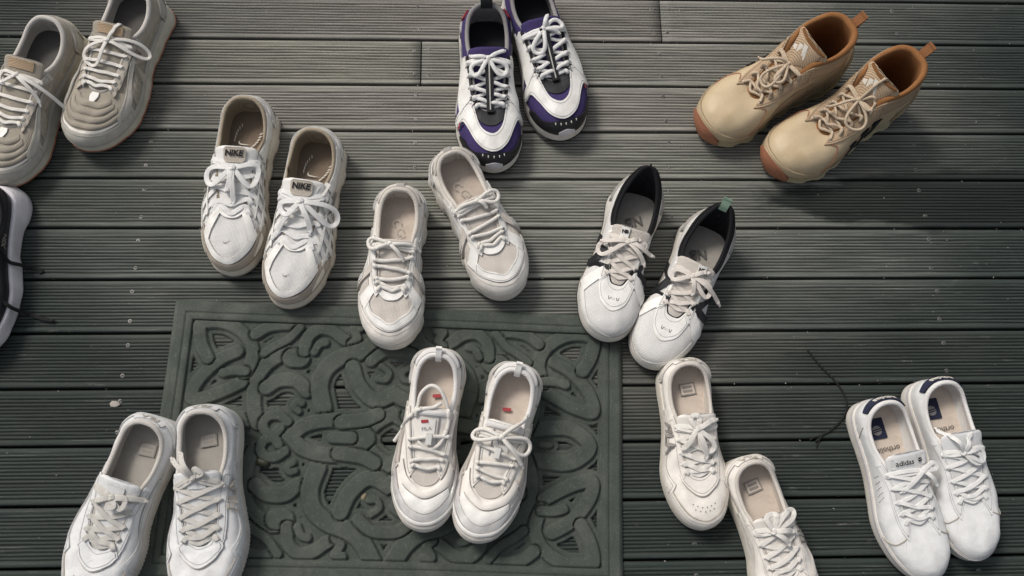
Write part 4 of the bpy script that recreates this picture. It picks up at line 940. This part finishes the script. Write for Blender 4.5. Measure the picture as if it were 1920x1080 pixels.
# ------------------------------------------------------------------ 9 cream court shoes
court((.3417, .3034), -87, 'R', 'cream court shoe standing whole beside the doormat with lettering on its flank', dict(loops=[(120, .038, .010, .004), (280, .020, .008, .006)], ends=[(45, .040, .006, .004), (200, .040, .004, .006), (100, .05, .008, .003)], dy=.004), .264, M['cream_leather'], M['pale_lining'], M['pale_insole'], M['cream_lace'], (.0039, .0010), .97, 'cream_rubber', 'grey_ink', False, heel_text='FILA', label_mat=M['white_leather'], crease=.0008)
court((.4276, .1453), -74.4, 'L', 'cream court shoe running out of the bottom of the photo, heel against its partner', dict(loops=[(262, .026, .010, .010), (205, .046, .008, .010)], ends=[(160, .036, .004, .006), (120, .034, .005, .004)], dy=.004, dx=-.006), .264, M['cream_leather'], M['pale_lining'], M['pale_insole'], M['cream_lace'], (.0039, .0010), .97, 'cream_rubber', 'grey_ink', False, heel_text='FILA', label_mat=M['white_leather'], crease=.0008)

# ------------------------------------------------------------------ 10 plain white tennis shoes with navy heel patches
def tennis(h, ang, foot, label, bow, front):
    s = Shoe('sneaker', at(h, ang, .010), R(ang), .284, foot, wid=.93, rim=RIM_COURT, spring=.025, rr=[x*1.25 for x in RRB], wob=.0014, toez=.84, crease=.0006,
             z0=[.10, .10, .10, .098, .096, .094, .092, .09, .09, .09, .09, .09])
    s.upper(M['cool_leather'], M['white_lining'], M['pale_insole'])
    s.sole(M['lilac_rubber'] if False else M['white_rubber'], flare=.006, lip=.008)
    s.patch('foxing_line', M['lilac_rubber'], 0, 1.9999, -.045, .012, off=.0030, na=120, nv=4)
    s.tongue(M['cool_leather'], th=(.010, .026), hw=(.084, .120), path=[(.72, .182), (.61, .214), (.52, .242), (.44, .266), (.37, .292), (.325, .312)], crown=.016)
    s.both('eyestay', M['cool_leather'], .42, .87, [(.42, .58), (.55, .68), (.87, .70)], 1.0, off=.0016)
    s.seam([(.70, .03), (.76, .30), (.80, .52), (.84, .70), (.87, .85)], M['seam_thread'], .0008)
    s.seam([(1.30, .03), (1.24, .30), (1.20, .52), (1.16, .70), (1.13, .85)], M['seam_thread'], .0008)
    s.seam([(.30, .10), (.28, .40), (.25, .75)], M['seam_thread'], .0006)
    s.dots('perforation', M['dark_hole'], [((.47+.022*i) if s.g > 0 else (.47+.022*i), .26+.065*j) for i in range(5) for j in range(4)], .0009)
    s.patch('heel_patch', M['navy_felt'], -.165, .165, [(-.165, .66), (0, .56), (.165, .66)], .97, off=.0022)
    s.decal('lettering', M['pale_ink'], text2d('adidas', .03), s.S, -.012*s.g, .80, (1, 0, 0), .0150, off=.0030)
    s.patch('toe_box', M['cool_leather'], .84, 1.16, [(.84, .1), (1, .06), (1.16, .1)], .95, off=.0006)
    th = np.linspace(0, 2*np.pi, 20, endpoint=False); c1 = [(math.cos(a), math.sin(a)) for a in th]
    s.decal('insole_patch', M['navy_felt'], rectshape(.030, .034, .002), s.inner, .42*s.g, .16, (-1, 0, 0), 1.0, off=.0008)
    s.decal('insole_logo', M['grey_lining'], polyshape([(x*.5, y*.5) for x, y in c1]), s.inner, .40*s.g, .17, (-1, 0, 0), .016, off=.0012)
    s.decal('insole_logo', M['navy_felt'], polyshape([(-.6, .08), (.6, .2), (.6, .1), (-.6, -.02)], [(-.6, -.12), (.6, 0), (.6, -.1), (-.6, -.22)]), s.inner, .40*s.g, .17, (-1, 0, 0), .016, off=.0015)
    s.decal('insole_logo', M['ink'], text2d('ortholite', .0), s.inner, .1*s.g, .285, (1, 0, 0), .0125, off=.0010)
    if front:
        s.decal('tongue_label', M['white_lace'], rectshape(.058, .016, .003), s.T, .0, .80, (-1, 0, 0), 1.0, off=.0016)
        s.decal('lettering', M['ink'], text2d('adidas', .012), s.T, .20, .80, (-1, 0, 0), .0118, off=.0026)
        s.decal('lettering', M['ink'], polyshape([(x*.5, y*.5) for x, y in c1]), s.T, -.52, .80, (-1, 0, 0), .0072, off=.0026)
        s.decal('lettering', M['white_lace'], polyshape([(-.5, .0), (.5, .14), (.5, .04), (-.5, -.1)]), s.T, -.52, .80, (-1, 0, 0), .0066, off=.0029)
    s.tree()
    s.laces(M['white_lace'], 5, r=(.0034, .0010), a0=.495, a1=.81, v=.86, style='cross', lift=.003, bow=bow, eyelet=M['dark_hole'])
    name_it(s, label, 'sneaker', 'shoes left out on the deck'); return s
tennis((.6530, .2362), -79, 'R', 'white tennis shoe with a navy heel patch and black lettering across its tongue', dict(loops=[(190, .022, .006, .004)], ends=[(30, .050, .004, .003), (120, .034, .003, .004)], dx=-.022, dy=.002), True)
tennis((.7500, .2677), -81.4, 'L', 'white tennis shoe with a navy heel patch, a lace tip standing up from its bow', dict(loops=[(165, .036, .012, .006), (150, .030, .010, .003)], ends=[(296, .052, .004, .016), (235, .034, .004, .012), (175, .036, .006, .006)], dx=-.006, dy=.002), False)

# ------------------------------------------------------------------ 11 the black shoe at the edge
s = Shoe('sneaker', at((-.812, .6108), -89, 0), R(-89), .277, 'L', wid=.90, rim=RIM_LOW, spring=.04, rr=RRB, z0=[.15, .15, .148, .14, .13, .122, .116, .112, .11, .108, .105, .105])
s.upper(M['black_synthetic'], M['black_lining'], M['black_insole'])
s.sole(M['lilac_rubber'], flare=.016, bump=.010, nb=2.2, lip=.020, hf=.030)
s.both('sole_stud', M['white_rubber'], .2, .9, -.06, -.03, off=.002)
s.tongue(M['black_synthetic'])
s.decal('lettering', M['grey_ink'], text2d('XIN', .03), s.S, .42, .40, (-.6, -.8, 0), .014, off=.0014)
s.tree(); s.laces(M['black_lace'], 6, r=(.003, .0012), bow=dict(loops=[(20, .03, .01, .004)], ends=[(160, .03, .004, .004)]),
                  extra=[[(.10, .36, .24), (.128, .40, .20), (.165, .46, .16), (.20, .462, .10), (.235, .452, .006), (.29, .47, .006), (.275, .485, .006)], [(.10, .56, .2), (.14, .66, .18), (.20, .735, .14), (.26, .75, .022), (.33, .775, .008), (.40, .79, .008)]])
name_it(s, 'black sneaker with thick white sole, mostly outside the photo edge', 'sneaker', 'shoes left out on the deck')
# ------------------------------------------------------------------ small things lying about
def small(name, label, cat, V, F, m, loc, rz=0):
    o = mesh(name, V, F, m); o.location = loc; o.rotation_euler = (0, 0, rz); return tag(o, label, cat)
mb = MB(); tube(mb, smoothline([(.563, .340, .002), (.582, .312, .0016), (.606, .283, .0018), (.620, .254, .0016), (.613, .226, .0018), (.590, .204, .0016), (.572, .194, .002), (.560, .183, .0015)], 8), .0016, sides=6)
tube(mb, smoothline([(.572, .194, .002), (.556, .190, .0016), (.551, .186, .0016)], 6), .0013, sides=6); tube(mb, smoothline([(.572, .194, .002), (.562, .178, .0016), (.561, .174, .0016)], 6), .0011, sides=6)
tag(mb.build('string', M['black_lace']), 'loose dark string curled on the boards with frayed ends', 'string')
def lump(rx, ry, rz, seed, n=8, m=6, taper=.3):
    V = []; F = []
    for i in range(n):
        for j in range(m):
            a = 2*math.pi*i/n; b_ = math.pi*(j+.5)/m-math.pi/2; k = 1+.16*noise.noise((math.cos(a)*2+seed, math.sin(a)*2, b_*2)); x = math.cos(b_)*math.cos(a)
            V.append((rx*k*x, ry*k*math.cos(b_)*math.sin(a)*(1-taper*x), rz*k*math.sin(b_)+rz*.9))
    F = gridfaces(n, m, True)+[tuple(i*m for i in range(n))[::-1], tuple(i*m+m-1 for i in range(n))]
    return V, F
husk = mat('dark_husk', (.035, .038, .022), .35, 'leather', .3, (.20, .20, .13), .5, .6, .8); pale = mat('dry_husk', (.26, .22, .14), .8, 'suede', .3, (.1, .08, .05), .4, .6, 1)
bark = mat('brown_scrap', (.16, .11, .08), .9, 'suede', .3, None, .4, .6, 1); chalk = mat('pale_grit', (.42, .38, .34), .9, 'suede', .2, None, .4, .5, 1)
small('seed_pod', 'glossy dark seed pod lying in a gap of the doormat scrollwork', 'seed pod', *lump(.0125, .0075, .006, 3), husk, (-.3390, .1585, .001), -.3)
small('dry_husk', 'small dry yellowish husk in a gap of the doormat scrollwork', 'husk', *lump(.0065, .004, .003, 8), pale, (-.1768, .1035, .001), 1.1)
small('leaf_scrap', 'brown scrap of leaf on the boards above the doormat edge', 'leaf', *lump(.008, .006, .0012, 5), bark, (-.140, .4515, .000), .2)
small('clay_crumb', 'flat pale crumb of clay on the boards above the court shoes', 'crumb', *lump(.0085, .0055, .0012, 12), chalk, (-.583, .2548, .000), -.1)
mb = MB()
for i in range(260):
    x, y = random.uniform(-.95, 1.1), random.uniform(-.08, 1.08)
    if random.random() < .5: y = YTOP-round((YTOP-y)/PITCH)*PITCH+random.gauss(0, .0035)
    r = random.uniform(.0003, .0010); V, F = lump(r*random.uniform(1, 2), r, r*.6, i, 5, 3); c, s_ = math.cos(i), math.sin(i)
    mb.add([(x+a*c-b_*s_, y+a*s_+b_*c, z-.0003) for a, b_, z in V], F)
tag(mb.build('grit', chalk), kind='stuff')
